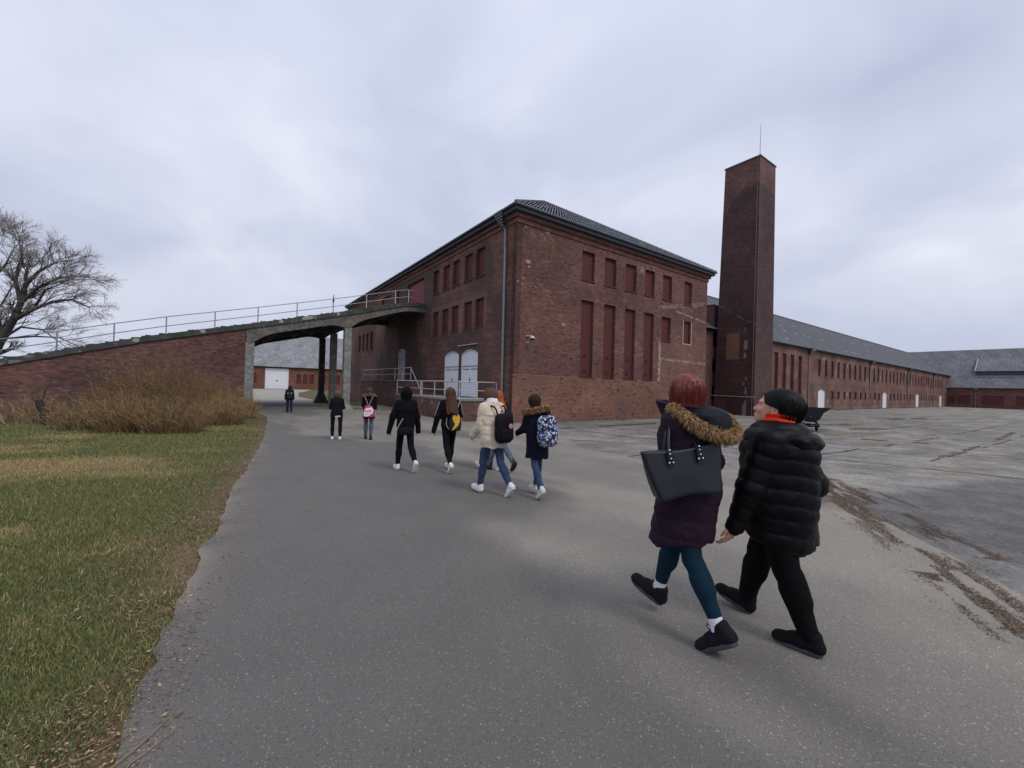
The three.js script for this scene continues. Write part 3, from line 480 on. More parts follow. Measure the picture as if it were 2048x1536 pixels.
  const d = part('downpipe', bar(V(-0.12, 0.1, 2.55), V(-0.12, 5, 2.55), 0.07, 8), M.pipe, f); part('rain_hopper', [box(-0.6, 0, 4.95, 5.3, 2.0, 3.1), box(-0.45, 0, 4.65, 4.95, 2.25, 2.85)], M.gutter, d);
}

// ------------------------------------------------------------------ barn seen under the ramp
{
  const b = thing('brick_barn', 'low brick shed with huge grey roof and white gate seen under the ramp', 'building', [0, 0, -85]);
  const F = FRONT(0), bt = brick(20, 4.9, 60, { tones: CLEAN, seed: 91, patch: 0.2, mortar: [150, 130, 118] });
  const gate = { a0: -7.3, a1: -2.68, y0: 0.04, y1: 4.62 }, win = [[-9.75, -8.9], [-1.09, -0.17], [0.24, 1.17], [1.59, 2.53], [4.2, 5.1], [7.34, 8.28], [9, 9.9]];
  part('wall', at(wallGeo(-11.5, 18, 0, 4.9, 0.4, [gate, ...win.map(([a0, a1]) => ({ a0, a1, y0: 1.5, y1: 3.5 }))], bt), F), new THREE.MeshStandardMaterial({ map: bt.t, roughness: 0.92 }), b);
  for (const [a0, a1] of win) boarded(b, F, a0, a1, 1.5, 3.5, { bh: 0.25, depth: 0.15 });
  const g = part('gate', [box(-7.3, -7.2, 0.04, 4.62, -0.3, -0.1), box(-2.78, -2.68, 0.04, 4.62, -0.3, -0.1), box(-7.2, -2.78, 4.52, 4.62, -0.3, -0.1)], M.white, b);
  for (let k = 0; k < 8; k++) part('gate_panel', box(-7.19, -2.79, 0.06 + k * 0.556, 0.6 + k * 0.556, -0.25, -0.14), M.white, g);
  part('handle', box(-5.1, -4.85, 1.75, 2.05, -0.139, -0.1), M.iron, g);
  part('eave_board', box(-11.9, 18.4, 4.9, 5.02, -0.4, 0.5), M.eave, b);
  const q = (a, c, d, e) => [[a, c, d], [a, d, e]];
  const r = part('roof', M.tri([...q([-11.9, 5.0, 0.6], [18.4, 5.0, 0.6], [18.4, 13.5, -9.4], [-11.9, 13.5, -9.4]), ...q([18.4, 13.5, -9.4], [18.4, 5, -19], [-11.9, 5, -19], [-11.9, 13.5, -9.4])]), M.slateGrey, b);
  const u = r.geometry.attributes.uv, p = r.geometry.attributes.position; for (let i = 0; i < u.count; i++) u.setXY(i, p.getX(i), p.getZ(i) * 1.3);
  for (const [x, t] of [[-5.6, 0.42], [-5.2, 0.62], [-0.9, 0.5], [-0.6, 0.36], [3.6, 0.34], [6.4, 0.5]]) { const pg = box(-0.28, 0.28, 0, 0.03, -0.14, 0.14); pg.rotateX(0.7); pg.translate(x, 5 + 8.5 * t + 0.03, 0.6 - 10 * t); part('pale_slate', pg, M.tilePale, r); }
  part('wall', M.plainUV(box(-11.5, 18, 0, 4.9, -18.8, -18.4)), M.brickPlain, b); for (const x of [-11.5, 17.6]) part('gable', at(wallGeo(-18.4, -0.4, 0, 4.9, 0.4, [], { w: 8, h: 8 }, [[-18.4, 0], [-0.4, 0], [-0.4, 4.9], [-9.4, 13.3], [-18.4, 4.9]]), WEST(x)), M.brickPlain, b);
}

// ------------------------------------------------------------------ concrete ramp up to the landing
const RAMP = [[-36, -0.6], [-23.77, 2.88], [-17.87, 4.69], [-12.62, 6.05], [-6.27, 7.75], [-3.6, 8.55], [-1.8, 9.05], [-0.9, 9.15], [-0.003, 9.15]];
const rampY = (x) => { for (let i = 1; i < RAMP.length; i++) if (x <= RAMP[i][0]) { const [a, b] = RAMP[i - 1], [c, d] = RAMP[i]; return mix(b, d, (x - a) / (c - a)); } return 9.15; };
{
  const r = thing('concrete_ramp', 'sloping concrete ramp on pillars leading up to the upper doors of the brick building', 'ramp');
  const prism = (pts, z0, z1) => { const g = new THREE.ExtrudeGeometry(new THREE.Shape(pts.map(([x, y]) => new THREE.Vector2(x, y))), { depth: z1 - z0, bevelEnabled: false }); g.translate(0, 0, z0); return metres(g); };
  const lip = 0.34, top = RAMP.map(([x, y]) => [x, y]), under = RAMP.slice().reverse().map(([x, y]) => [x, y - lip]);
  part('deck', prism([...top, ...under], -24.6, -13.4), M.mossy, r);
  const rr = rng(3); const chips = []; for (let k = 0; k < 90; k++) { const x = -24 + rr() * 21, s = 0.03 + rr() * 0.1; const g = new THREE.IcosahedronGeometry(s, 0); g.scale(1.6, 0.5, 0.6); g.translate(x, rampY(x) + 0.01, -13.42 - rr() * 0.1); chips.push(g); } part('moss_crust', join(chips), mat(S(74, 78, 66), 1), r);
  for (const [x, w] of [[-9.2, 0.9], [-7.1, 0.25], [-18.5, 0.35], [-10.9, 0.3], [-15.3, 0.3]]) { const g = new THREE.IcosahedronGeometry(0.5, 1); g.scale(w, 0.26, 0.035); g.rotateZ(0.26); g.translate(x, rampY(x) - 0.16, -13.4); part('spalled_patch', g, mat(S(158, 152, 144), 1), r); }
  // girders with haunches over the pillars
  const bot = (x) => {
    let y = rampY(x) - 0.9; const hn = (p, w, d) => { const t = clamp(1 - Math.abs(x - p) / w); return d * t * t; };
    y -= hn(-12.7, 1.6, 0.55) * (x > -12.7 ? 1 : 1) + hn(-6.3, 1.6, 0.55); if (x > -5) y += 0.15 * step(-5, -2, x); return y;
  };
  const gp = []; for (let x = -12.95; x <= -0.001; x += 0.3) gp.push([x, bot(x)]); gp.push([-0.003, bot(-0.003)]);
  for (const z of [-13.98, -19.05, -24.4]) part('girder', prism([...gp, ...RAMP.slice().reverse().filter(([x]) => x > -12.9).map(([x, y]) => [x, y - lip - 0.003]), [-12.95, rampY(-12.95) - lip - 0.003]], z, z + 0.5), z > -14 ? M.concreteShaded : M.mossy, r);
  for (const x of [-11, -9, -7.5, -4.5, -2.5]) part('cross_beam', prism([[x - 0.15, rampY(x) - 0.75], [x + 0.15, rampY(x) - 0.75], [x + 0.15, rampY(x + 0.15) - lip - 0.004], [x - 0.15, rampY(x - 0.15) - lip - 0.004]], -23.88, -14), M.mossy, r);
  const pil = (x, z, m, s = 0.26) => part('pillar', box(x - s, x + s, -0.1, bot(x) + 0.12, z + 0.25 - s, z + 0.25 + s - 0.004), m, r);
  for (const [x, z, m] of [[-12.72, -13.99, M.concrete], [-6.32, -13.99, M.concrete], [-6.32, -19.05, M.concrete], [-6.32, -24.4, M.mossy], [-12.72, -19.05, M.mossy], [-12.72, -24.4, M.mossy]]) pil(x, z, m);
  { const g = new THREE.CylinderGeometry(0.36, 0.95, 1.0, 4, 1); g.rotateY(Math.PI / 4); g.translate(-6.32, 0.45, -24.15); part('pillar_footing', metres(g), M.mossy, r); const h = new THREE.CylinderGeometry(0.4, 0.75, 0.5, 4, 1); h.rotateY(Math.PI / 4); h.translate(-6.32, 0.2, -13.74); part('pillar_footing', metres(h), M.concrete, r); }
  const bt = brick(24, 6, 80, { tones: SOOT.concat(DARK.slice(0, 4)), seed: 101, patch: 0.26, mortar: [112, 98, 94], marks: (x, y, c) => { const l = step(0.66, 0.74, fbm(x * 0.9, y * 1.4, 4, 44)) * (x < 12 ? 1 : 0.2); return mix3(c, [150, 142, 140], l * 0.55); } });
  const wp = [[-35.5, -0.5], [-12.99, -0.1], [-12.99, rampY(-12.99) - lip - 0.004], ...RAMP.slice(0, 3).reverse().map(([x, y]) => [x, y - lip - 0.004])].map(([x, y]) => [x, Math.max(y, -0.5)]);
  const g = prism(wp, -24.2, -13.5); const u = g.attributes.uv; for (let i = 0; i < u.count; i++) u.setXY(i, (u.getX(i) + 36) / 24, u.getY(i) / 6);
  part('retaining_wall', g, new THREE.MeshStandardMaterial({ map: bt.t, roughness: 0.93 }), r);
  // railings: near side and far side
  for (const [z, lab, posts] of [[-13.62, 'thin white pipe railing along the near edge of the ramp', [-34, -31.5, -29, -26.5, -24, -21.8, -19.5, -17.15, -14.7, -12.3, -9.9, -7.45, -4.98, -2.64, -1.5]], [-24.3, 'thin white pipe railing along the far edge of the ramp', [-34, -31, -28, -25, -22, -19, -16, -13, -10, -7, -4, -1.5]]]) {
    const t = thing('ramp_railing', lab, 'railing');
    posts.forEach((x) => part('post', bar(V(x, rampY(x) - 0.02, z), V(x, rampY(x) + 1.08, z), 0.035, 6), x > -5.5 ? M.rail : M.railGrey, t));
    for (const h of [1.08, 0.5]) { const l = []; for (let i = 1; i < posts.length; i++) l.push(bar(V(posts[i - 1], rampY(posts[i - 1]) + h, z), V(posts[i], rampY(posts[i]) + h, z), 0.028, 6)); l.push(bar(V(-1.5, rampY(-1.5) + h, z), V(-0.03, rampY(-1.5) + h - 0.02, z), 0.028, 6)); part('rail', l, M.railGrey, t); }
    if (z > -20) part('lamp_spike', [bar(V(-7.45, rampY(-7.45) + 1.0, z), V(-7.42, rampY(-7.45) + 1.42, z), 0.05, 6, 0.02), bar(V(-7.5, rampY(-7.45) + 0.8, z + 0.06), V(-7.42, rampY(-7.45) + 1.0, z + 0.06), 0.06, 6)], M.iron, t);
  }
}

// ------------------------------------------------------------------ loading dock in front of the west wall
{
  const d = thing('loading_dock', 'brick loading dock with raised back platform in front of the white double doors', 'loading dock');
  const bt = brick(12, 3, 90, { tones: SOOT.concat(DARK), seed: 111, patch: 0.25, marks: (x, y, c) => { const l = step(0.7, 0.76, fbm(x * 1.2, y * 2, 4, 14)); return mix3(c, [150, 140, 134], l * 0.5); } }), m = new THREE.MeshStandardMaterial({ map: bt.t, roughness: 0.93 });
  const wrap = (g) => { const u = g.attributes.uv; for (let i = 0; i < u.count; i++) u.setXY(i, u.getX(i) / 12, u.getY(i) / 3); return g; };
  part('wall', wrap(box(-2.8, -0.003, -0.05, 1.26, -12.4, -1.5)), m, d); part('floor_slab', box(-2.86, -0.004, 1.262, 1.358, -12.45, -1.44), M.concrete, d);
  part('wall', wrap(box(-1.6, -0.003, -0.05, 2.38, -27.4, -12.46)), m, d); part('floor_slab', box(-1.66, -0.004, 2.382, 2.468, -27.45, -12.44), M.concrete, d);
  for (let k = 0; k < 6; k++) part('step', wrap(box(-1.55, -0.005, 1.36, 1.36 + (6 - k) * 0.17, -12.43 + k * 0.32, -12.43 + (k + 1) * 0.32 - 0.003)), m, d);
  const rail = (lab, pts, posts, h0, close) => {
    const t = thing('dock_railing', lab, 'railing');
    for (const [x, y, z] of posts) part('post', bar(V(x, y, z), V(x, y + 1.06, z), 0.032, 6), M.rail, t);
    for (const h of [1.06, 0.53, ...(close ? [0.06] : [])]) part('rail', pts.slice(1).map((p, i) => bar(V(pts[i][0], pts[i][1] + h, pts[i][2]), V(p[0], p[1] + h, p[2]), h > 1 ? 0.034 : 0.026, 6)), M.rail, t);
  };
  const y = 1.36;
  rail('white pipe railing in front of the double doors on the loading dock', [[-2.72, y, -7.2], [-2.72, y, -1.6], [-0.06, y, -1.6]], [[-2.72, y, -7.2], [-2.72, y, -5.1], [-2.72, y, -3.2], [-2.72, y, -1.6], [-1.5, y, -1.6], [-0.1, y, -1.6]], 1, true);
  rail('short white pipe railing at the left end of the loading dock', [[-0.2 - 1.5, y, -12.3], [-2.72, y, -12.3], [-2.72, y, -7.45]], [[-2.72, y, -12.3], [-2.72, y, -7.45]], 1);
  rail('white pipe railing on the raised back platform by the grey door', [[-1.5, 2.47, -27.2], [-1.5, 2.47, -12.6]], [[-1.5, 2.47, -27.2], [-1.5, 2.47, -23.5], [-1.5, 2.47, -20.2], [-1.5, 2.47, -16.5], [-1.5, 2.47, -14.5], [-1.5, 2.47, -12.6]], 1);
  const t = thing('stair_handrail', 'slanting white handrail down the dock steps', 'handrail'); part('rail', bar(V(-1.5, 3.45, -12.6), V(-1.5, 1.5, -10.1), 0.032, 6), M.rail, t); part('post', bar(V(-1.5, 1.36, -10.1), V(-1.5, 1.6, -10.1), 0.032, 6), M.rail, t);
}
// ------------------------------------------------------------------ bare twigs: three-sided tapering tubes collected into one mesh
class Twigs {
  constructor() { this.pos = []; this.col = []; this.idx = []; }
  add(pts, r0, r1, c, n = 3) {
    const b0 = this.pos.length / 3, m = pts.length;
    for (let i = 0; i < m; i++) {
      const p = pts[i], q = pts[Math.min(i + 1, m - 1)], o = pts[Math.max(i - 1, 0)]; let dx = q[0] - o[0], dy = q[1] - o[1], dz = q[2] - o[2]; const l = Math.hypot(dx, dy, dz) || 1; dx /= l; dy /= l; dz /= l;
      let ux = dy, uy = -dx, uz = 0; if (Math.abs(dz) > 0.9) { ux = 0; uy = dz; uz = -dy; } const ul = Math.hypot(ux, uy, uz) || 1; ux /= ul; uy /= ul; uz /= ul; const vx = dy * uz - dz * uy, vy = dz * ux - dx * uz, vz = dx * uy - dy * ux, r = r0 + (r1 - r0) * i / (m - 1);
      for (let k = 0; k < n; k++) { const a = k / n * 6.2832, ca = Math.cos(a) * r, sa = Math.sin(a) * r; this.pos.push(p[0] + ux * ca + vx * sa, p[1] + uy * ca + vy * sa, p[2] + uz * ca + vz * sa); this.col.push(c[0], c[1], c[2]); }
    }
    for (let i = 0; i < m - 1; i++) for (let k = 0; k < n; k++) { const a = b0 + i * n + k, b = b0 + i * n + (k + 1) % n; this.idx.push(a, b, a + n, b, b + n, a + n); }
  }
  build() { const g = new THREE.BufferGeometry(); g.setAttribute('position', new THREE.Float32BufferAttribute(this.pos, 3)); g.setAttribute('color', new THREE.Float32BufferAttribute(this.col, 3)); g.setAttribute('uv', new THREE.Float32BufferAttribute(new Float32Array(this.pos.length / 3 * 2), 2)); g.setIndex(this.idx); g.computeVertexNormals(); return g; }
}
const BARK = new THREE.MeshStandardMaterial({ vertexColors: true, roughness: 0.95 });
const tone = (c, v) => [lin(c[0]) * v, lin(c[1]) * v, lin(c[2]) * v];
function shrub(label, x, z, { h = 2, w = 1.6, n = 260, seed = 1, tones, arch = 0.5, side = 10, thick = 0.011, upright = 0 }) {
  const t = thing('bare_shrub', label, 'shrub', [x, gy(x, z) - 0.03, z], 0, 'bare winter shrubs in front of the ramp wall'), R = rng(seed), stems = new Twigs(), fine = new Twigs();
  for (let k = 0; k < n; k++) {
    const a = R() * 6.283, rr = Math.sqrt(R()), bx = Math.cos(a) * rr * w * 0.62, bz = Math.sin(a) * rr * w * 0.62, len = h * (1 - 0.42 * rr * rr) * (0.62 + 0.46 * R()), out = (w * (0.1 + 0.42 * R()) * rr + 0.08) * (1 - upright), c = tones[Math.floor(R() * tones.length)], v = 0.9 + 0.55 * R(), pts = [];
    const wob = (R() - 0.5) * 2.6, m = 6; for (let i = 0; i < m; i++) { const s = i / (m - 1); pts.push([bx + Math.cos(a + wob * s) * out * Math.pow(s, 1.4) + (R() - 0.5) * 0.13 * Math.min(1, s * 3), len * (s - arch * 0.28 * s * s * s * rr), bz + Math.sin(a + wob * s) * out * Math.pow(s, 1.4) + (R() - 0.5) * 0.13 * Math.min(1, s * 3)]); }
    stems.add(pts, thick * (0.8 + R()), 0.0025, tone(c, v));
    for (let j = 0; j < side; j++) {
      const s = 0.18 + 0.8 * R(), i = Math.min(m - 2, Math.floor(s * (m - 1))), f = s * (m - 1) - i, p = [0, 1, 2].map((q) => mix(pts[i][q], pts[i + 1][q], f)), b = R() * 6.283, L = h * (0.08 + 0.15 * R()), up = 0.05 + 1.0 * R(), c2 = tones[Math.floor(R() * tones.length)];
      const e = [p[0] + Math.cos(b) * L * 0.7, p[1] + L * up, p[2] + Math.sin(b) * L * 0.7], md = [mix(p[0], e[0], 0.55) + (R() - 0.5) * 0.03, mix(p[1], e[1], 0.42), mix(p[2], e[2], 0.55) + (R() - 0.5) * 0.03];
      fine.add([p, md, e], 0.0048, 0.0018, tone(c2, 0.95 + 0.5 * R()));
      if (R() < 0.7) { const g = [md[0] + (R() - 0.5) * L * 0.7, md[1] + L * 0.4 * R(), md[2] + (R() - 0.5) * L * 0.7]; fine.add([md, g], 0.0035, 0.0015, tone(c2, 0.8 + 0.5 * R())); }
    }
  }
  part('stems', stems.build(), BARK, t); part('twigs', fine.build(), BARK, t); return t;
}
const OCHRE = [[150, 126, 82], [134, 110, 74], [118, 98, 70], [164, 138, 88], [102, 88, 68]], BROWN = [[130, 104, 76], [112, 90, 68], [142, 114, 80], [98, 80, 64], [152, 126, 88]], RUST = [[130, 102, 70], [114, 90, 64], [142, 114, 78], [100, 82, 62]], PALE = [[150, 124, 98], [130, 106, 84], [166, 140, 108], [112, 90, 74]];
shrub('broad ochre bare shrub at the middle of the hedge, dark gaps at its foot', -16.7, 0.2, { h: 1.65, w: 1.4, n: 250, seed: 11, tones: OCHRE.concat(BROWN), arch: 0.8 });
shrub('dense brown bare shrub bulging furthest forward onto the lawn', -15.5, 0.9, { h: 1.5, w: 1.5, n: 300, seed: 12, tones: BROWN.concat(OCHRE.slice(0, 2)), arch: 0.9 });
shrub('golden bare shrub beside the concrete pillar at the road', -13.75, -6.2, { h: 1.75, w: 1.7, n: 280, seed: 13, tones: OCHRE.concat([[186, 142, 66]]), arch: 0.8 });
shrub('low golden brown shrub next to the road edge in front of the hedge', -14.1, -2.6, { h: 1.45, w: 1.3, n: 240, seed: 14, tones: OCHRE.concat(PALE), arch: 0.9 });
shrub('tall thin reddish bare shrub rising against the brick ramp wall', -16.0, -4.2, { h: 3.5, w: 1.9, n: 250, seed: 15, tones: RUST, arch: 0.15, side: 9, thick: 0.008, upright: 0.15 });
shrub('tall loose bare shrub at the left of the tallest one by the ramp wall', -17.6, -4.0, { h: 2.7, w: 1.4, n: 150, seed: 16, tones: RUST.concat(BROWN), arch: 0.2, thick: 0.007, upright: 0.15 });
shrub('pale grey brown shrub right behind the dark tree stump', -20.2, -4.6, { h: 1.5, w: 1.2, n: 110, seed: 17, tones: PALE, arch: 0.6 });
shrub('small pale shrub at the far left by the ramp wall', -22.6, -6.4, { h: 1.1, w: 1.0, n: 60, seed: 18, tones: PALE.concat(BROWN), arch: 0.6 });
shrub('thin reddish shrub between the tall bare shrub and the concrete pillar', -14.6, -8.6, { h: 2.6, w: 1.5, n: 150, seed: 19, tones: RUST.concat(OCHRE.slice(0, 2)), arch: 0.2, thick: 0.007, upright: 0.2 });
shrub('ochre shrub between the stump and the broad middle shrub', -18.2, -1.0, { h: 1.35, w: 1.0, n: 130, seed: 20, tones: OCHRE.concat(PALE), arch: 0.8 });
{ // dark broken stump
  const t = thing('tree_stump', 'dark broken leaning tree stump at the left end of the hedge', 'stump', [-19.4, gy(-19.4, -3.2) - 0.05, -3.2]), w = new Twigs(), R = rng(2), pts = []; for (let i = 0; i < 9; i++) pts.push([-0.34 * i / 8 + (R() - 0.5) * 0.03, 1.05 * i / 8, (R() - 0.5) * 0.03]);
  w.add(pts, 0.17, 0.11, tone([58, 48, 44], 1), 9); part('trunk', w.build(), BARK, t);
  const s = new Twigs(); for (let k = 0; k < 26; k++) { const a = R() * 6.28, L = 0.4 + R() * 0.5; s.add([[-0.34 + Math.cos(a) * 0.09, 0.95, Math.sin(a) * 0.09], [-0.36 + Math.cos(a) * 0.2, 1.0 + L * 0.5, Math.sin(a) * 0.2], [-0.4 + Math.cos(a) * 0.28 * L * 2, 1.05 + L, Math.sin(a) * 0.3 * L]], 0.009, 0.003, tone([120, 98, 80], 0.8 + 0.4 * R())); } part('shoots', s.build(), BARK, t);
}
// ------------------------------------------------------------------ bare trees behind the ramp
function bareTree(label, base, limbs, seed, size = 1) {
  const t = thing('bare_tree', label, 'tree', base), R = rng(seed), wood = new Twigs(), twig = new Twigs(), rx = CU, rz = SU;   // limbs are drawn across the view, then spread in depth
  const W = (r, u, d) => [r * rx + d * -rz, u, r * rz + d * rx];
  const grow = (p, dir, len, r, lev) => {
    const m = lev < 2 ? 6 : 4, pts = [p.slice()]; let q = p.slice(), d = dir.clone();
    for (let i = 0; i < m; i++) { d.x += (R() - 0.5) * 0.34; d.y += (R() - 0.5) * 0.3 - (lev >= 2 ? 0.05 : 0.01) * (i / m) * 2; d.z += (R() - 0.5) * 0.34; d.normalize(); q = [q[0] + d.x * len / m, q[1] + d.y * len / m, q[2] + d.z * len / m]; pts.push(q); }
    const c = tone(lev < 2 ? [80, 74, 72] : lev < 4 ? [104, 96, 92] : [136, 126, 120], 0.85 + 0.3 * R()); (lev < 3 ? wood : twig).add(pts, r, Math.max(r * 0.5, 0.005), c, lev < 2 ? 7 : 3);
    if (lev >= 5 || r < 0.004) return; const kids = lev < 2 ? 4 : lev < 4 ? 5 : 6;
    for (let k = 0; k < kids; k++) { const s = 0.35 + 0.65 * (k + R()) / kids, i = Math.min(m - 1, Math.floor(s * m)), a = pts[i], b = pts[i + 1], f = s * m - i, o = [0, 1, 2].map((e) => mix(a[e], b[e], Math.min(1, f))); const nd = d.clone().add(V((R() - 0.5) * 1.5, (R() - 0.35) * 1.1, (R() - 0.5) * 1.5)).normalize(); grow(o, nd, len * (0.5 + 0.28 * R()), r * (0.42 + 0.16 * R()), lev + 1); }
  };
  for (const [pts, r0, r1] of limbs) {
    const P = pts.map(([r, u, d = 0]) => W(r * size, u * size, d * size)); wood.add(P, r0 * size, r1 * size, tone([74, 69, 66], 1), 8);
    for (let i = 1; i < P.length; i++) { const n = i === P.length - 1 ? 4 : 2; for (let k = 0; k < n; k++) { const d = V(P[i][0] - P[i - 1][0], P[i][1] - P[i - 1][1], P[i][2] - P[i - 1][2]).normalize().add(V((R() - 0.5) * 1.0, (R() - 0.4) * 0.9, (R() - 0.5) * 1.2)).normalize(), f = i / P.length; grow(P[i], d, size * (2.1 - 0.7 * f) * (0.8 + 0.5 * R()), mix(r0, r1, f) * 0.42 * size, 2); } }
  }
  part('trunk', wood.build(), BARK, t); part('crown', twig.build(), BARK, t); return t;
}
bareTree('big leaning bare tree behind the ramp at the left edge', [-32.4, 0, -40], [
  [[[-0.6, 0], [0, 3], [0.9, 5.1], [2.2, 7.4], [2.9, 9.2]], 0.46, 0.24], [[[2.9, 9.2], [3.3, 11], [4.6, 12.4], [6, 13.2]], 0.26, 0.08], [[[2.2, 7.4], [4.2, 8.6], [6.0, 9.4], [8, 9.7], [9.6, 9]], 0.2, 0.05], [[[2.9, 9.2], [4.6, 10.8], [6.6, 11.8], [8.2, 12]], 0.2, 0.06], [[[1.2, 5.6], [3, 6.8], [5.2, 6.6], [6.6, 5.6]], 0.14, 0.04], [[[2.9, 9.2], [2.3, 11.5], [2.9, 13.6], [2.6, 15]], 0.2, 0.06], [[[1.2, 5.6], [3.2, 6.0, -1], [5, 6.0, -1.6], [6.6, 5.2, -2]], 0.11, 0.03], [[[4.2, 8.6], [6.5, 10.4, 1], [8.6, 10.9, 1.5]], 0.12, 0.04]], 41, 0.95);
bareTree('second bare tree further left behind the ramp, cut by the picture edge', [-36.2, 0, -44], [
  [[[0, 0], [0.6, 4], [1.6, 7.5], [2.8, 10.8], [3.4, 14]], 0.5, 0.16], [[[1.6, 7.5], [0.6, 10.5], [0.8, 14], [0.4, 17]], 0.3, 0.08], [[[2.8, 10.8], [4.6, 13], [6.2, 15], [7.2, 17]], 0.2, 0.05], [[[1.6, 7.5], [3.6, 9.0], [5.8, 10.2], [7.0, 12.4]], 0.2, 0.05], [[[0.6, 10.5], [-1.4, 13], [-2.2, 16]], 0.2, 0.05], [[[3.4, 14], [4.4, 16], [5.2, 18]], 0.14, 0.04]], 47, 0.84);
{ // small house with red roof, far left behind the ramp
  const h = thing('red_roofed_house', 'small house with red tiled roof showing above the ramp at the far left', 'house', [-46, 0, -34], 0.5);
  part('wall', M.plainUV(box(-5, 5, 0, 3.6, -4, 4)), M.brickPlain, h); const rm = mat(S(150, 96, 76), 0.9);
  const rf = part('roof', M.tri([[[-5.4, 3.5, 4.5], [5.4, 3.5, 4.5], [5.4, 7.2, 0]], [[-5.4, 3.5, 4.5], [5.4, 7.2, 0], [-5.4, 7.2, 0]], [[5.4, 3.5, -4.5], [-5.4, 3.5, -4.5], [-5.4, 7.2, 0]], [[5.4, 3.5, -4.5], [-5.4, 7.2, 0], [5.4, 7.2, 0]]]), rm, h);
  for (const x of [-5, 4.96]) part('gable', at(wallGeo(-4, 4, 3.6, 7, 0.04, [], { w: 8, h: 8 }, [[-4, 3.6], [4, 3.6], [0, 6.9]]), WEST(x)), M.brickPlain, h);
}
// ------------------------------------------------------------------ grass, leaf litter, weeds (uncountable: one object each)
function scatter(name, label, geo, material, list, colours) {
  const m = new THREE.InstancedMesh(geo, material, list.length), o = new THREE.Object3D(), c = new THREE.Color();
  list.forEach((q, i) => { o.position.set(q[0], q[1], q[2]); o.rotation.set(q[3], q[4], q[5], 'YXZ'); o.scale.set(q[6], q[7], q[6]); o.updateMatrix(); m.setMatrixAt(i, o.matrix); const k = q[8]; c.setRGB(k[0], k[1], k[2]); m.setColorAt(i, c); });
  m.name = name; m.castShadow = m.receiveShadow = true; tag(m, label, name.replace('_', ' '), null, 'stuff'); scene.add(m); return m;
}
const bladeGeo = (() => { const g = new THREE.BufferGeometry(), p = [], x = []; [[0, 0, 1], [0.45, 0.1, 0.85], [0.8, 0.32, 0.55], [1, 0.62, 0.06]].forEach(([y, z, w]) => { p.push(-w * 0.5, y, z, w * 0.5, y, z); }); for (let i = 0; i < 3; i++) x.push(i * 2, i * 2 + 1, i * 2 + 2, i * 2 + 1, i * 2 + 3, i * 2 + 2); g.setAttribute('position', new THREE.Float32BufferAttribute(p, 3)); g.setAttribute('uv', new THREE.Float32BufferAttribute(new Float32Array(16), 2)); g.setIndex(x); g.computeVertexNormals(); g.scale(0.07, 1, 0.55); return g; })();
const leafMat = new THREE.MeshStandardMaterial({ roughness: 0.9, side: THREE.DoubleSide });
{
  const R = rng(99), list = [], G = [[98, 110, 58], [112, 122, 66], [86, 98, 54], [122, 126, 78], [108, 112, 72]], D = [[176, 156, 104], [158, 138, 92], [190, 172, 124], [146, 126, 84]];
  for (let tries = 0; list.length < 290000 && tries < 1500000; tries++) {
    const d = 1.1 + Math.pow(R(), 1.9) * 27, s = -1.5 + 2.4 * R(), x = CAMX + SU * d + CU * s * d * 0.9 - 0.0, z = CAMZ - CU * d + SU * s * d * 0.9, e = edgeL(z);
    if (x > e + 0.02 || z < -13.3 || s > 0.2) continue; const { dry, bare } = lawnTone(x, z); if (R() < bare * 0.9) continue; if (x > e - 0.25 && R() < 0.55) continue;
    const c = R() < dry * 0.8 + 0.16 ? D[Math.floor(R() * 4)] : G[Math.floor(R() * 5)], f = 1 + d * 0.055, h = (0.016 + 0.028 * R() * (1 - dry * 0.4)) * Math.min(f, 1.8);
    list.push([x, gy(x, z) - 0.014, z, (R() - 0.5) * 1.1 + (dry > 0.4 ? 0.5 * R() : 0), R() * 6.283, (R() - 0.5) * 0.8, h * Math.min(f, 2.4) * 1.05, h, tone(c, 0.75 + 0.5 * R())]);
  }
  scatter('lawn_grass', 'short patchy green and straw coloured winter lawn left of the road', bladeGeo, leafMat, list);
}
const litterGeo = (() => { const g = new THREE.BufferGeometry(); g.setAttribute('position', new THREE.Float32BufferAttribute([-0.5, 0.1, 0, 0, 0, -0.28, 0.5, 0.14, 0, 0, 0.02, 0.28, 0.05, 0.0, 0], 3)); g.setIndex([0, 4, 1, 1, 4, 2, 2, 4, 3, 3, 4, 0]); g.setAttribute('uv', new THREE.Float32BufferAttribute(new Float32Array(10), 2)); g.computeVertexNormals(); return g; })();
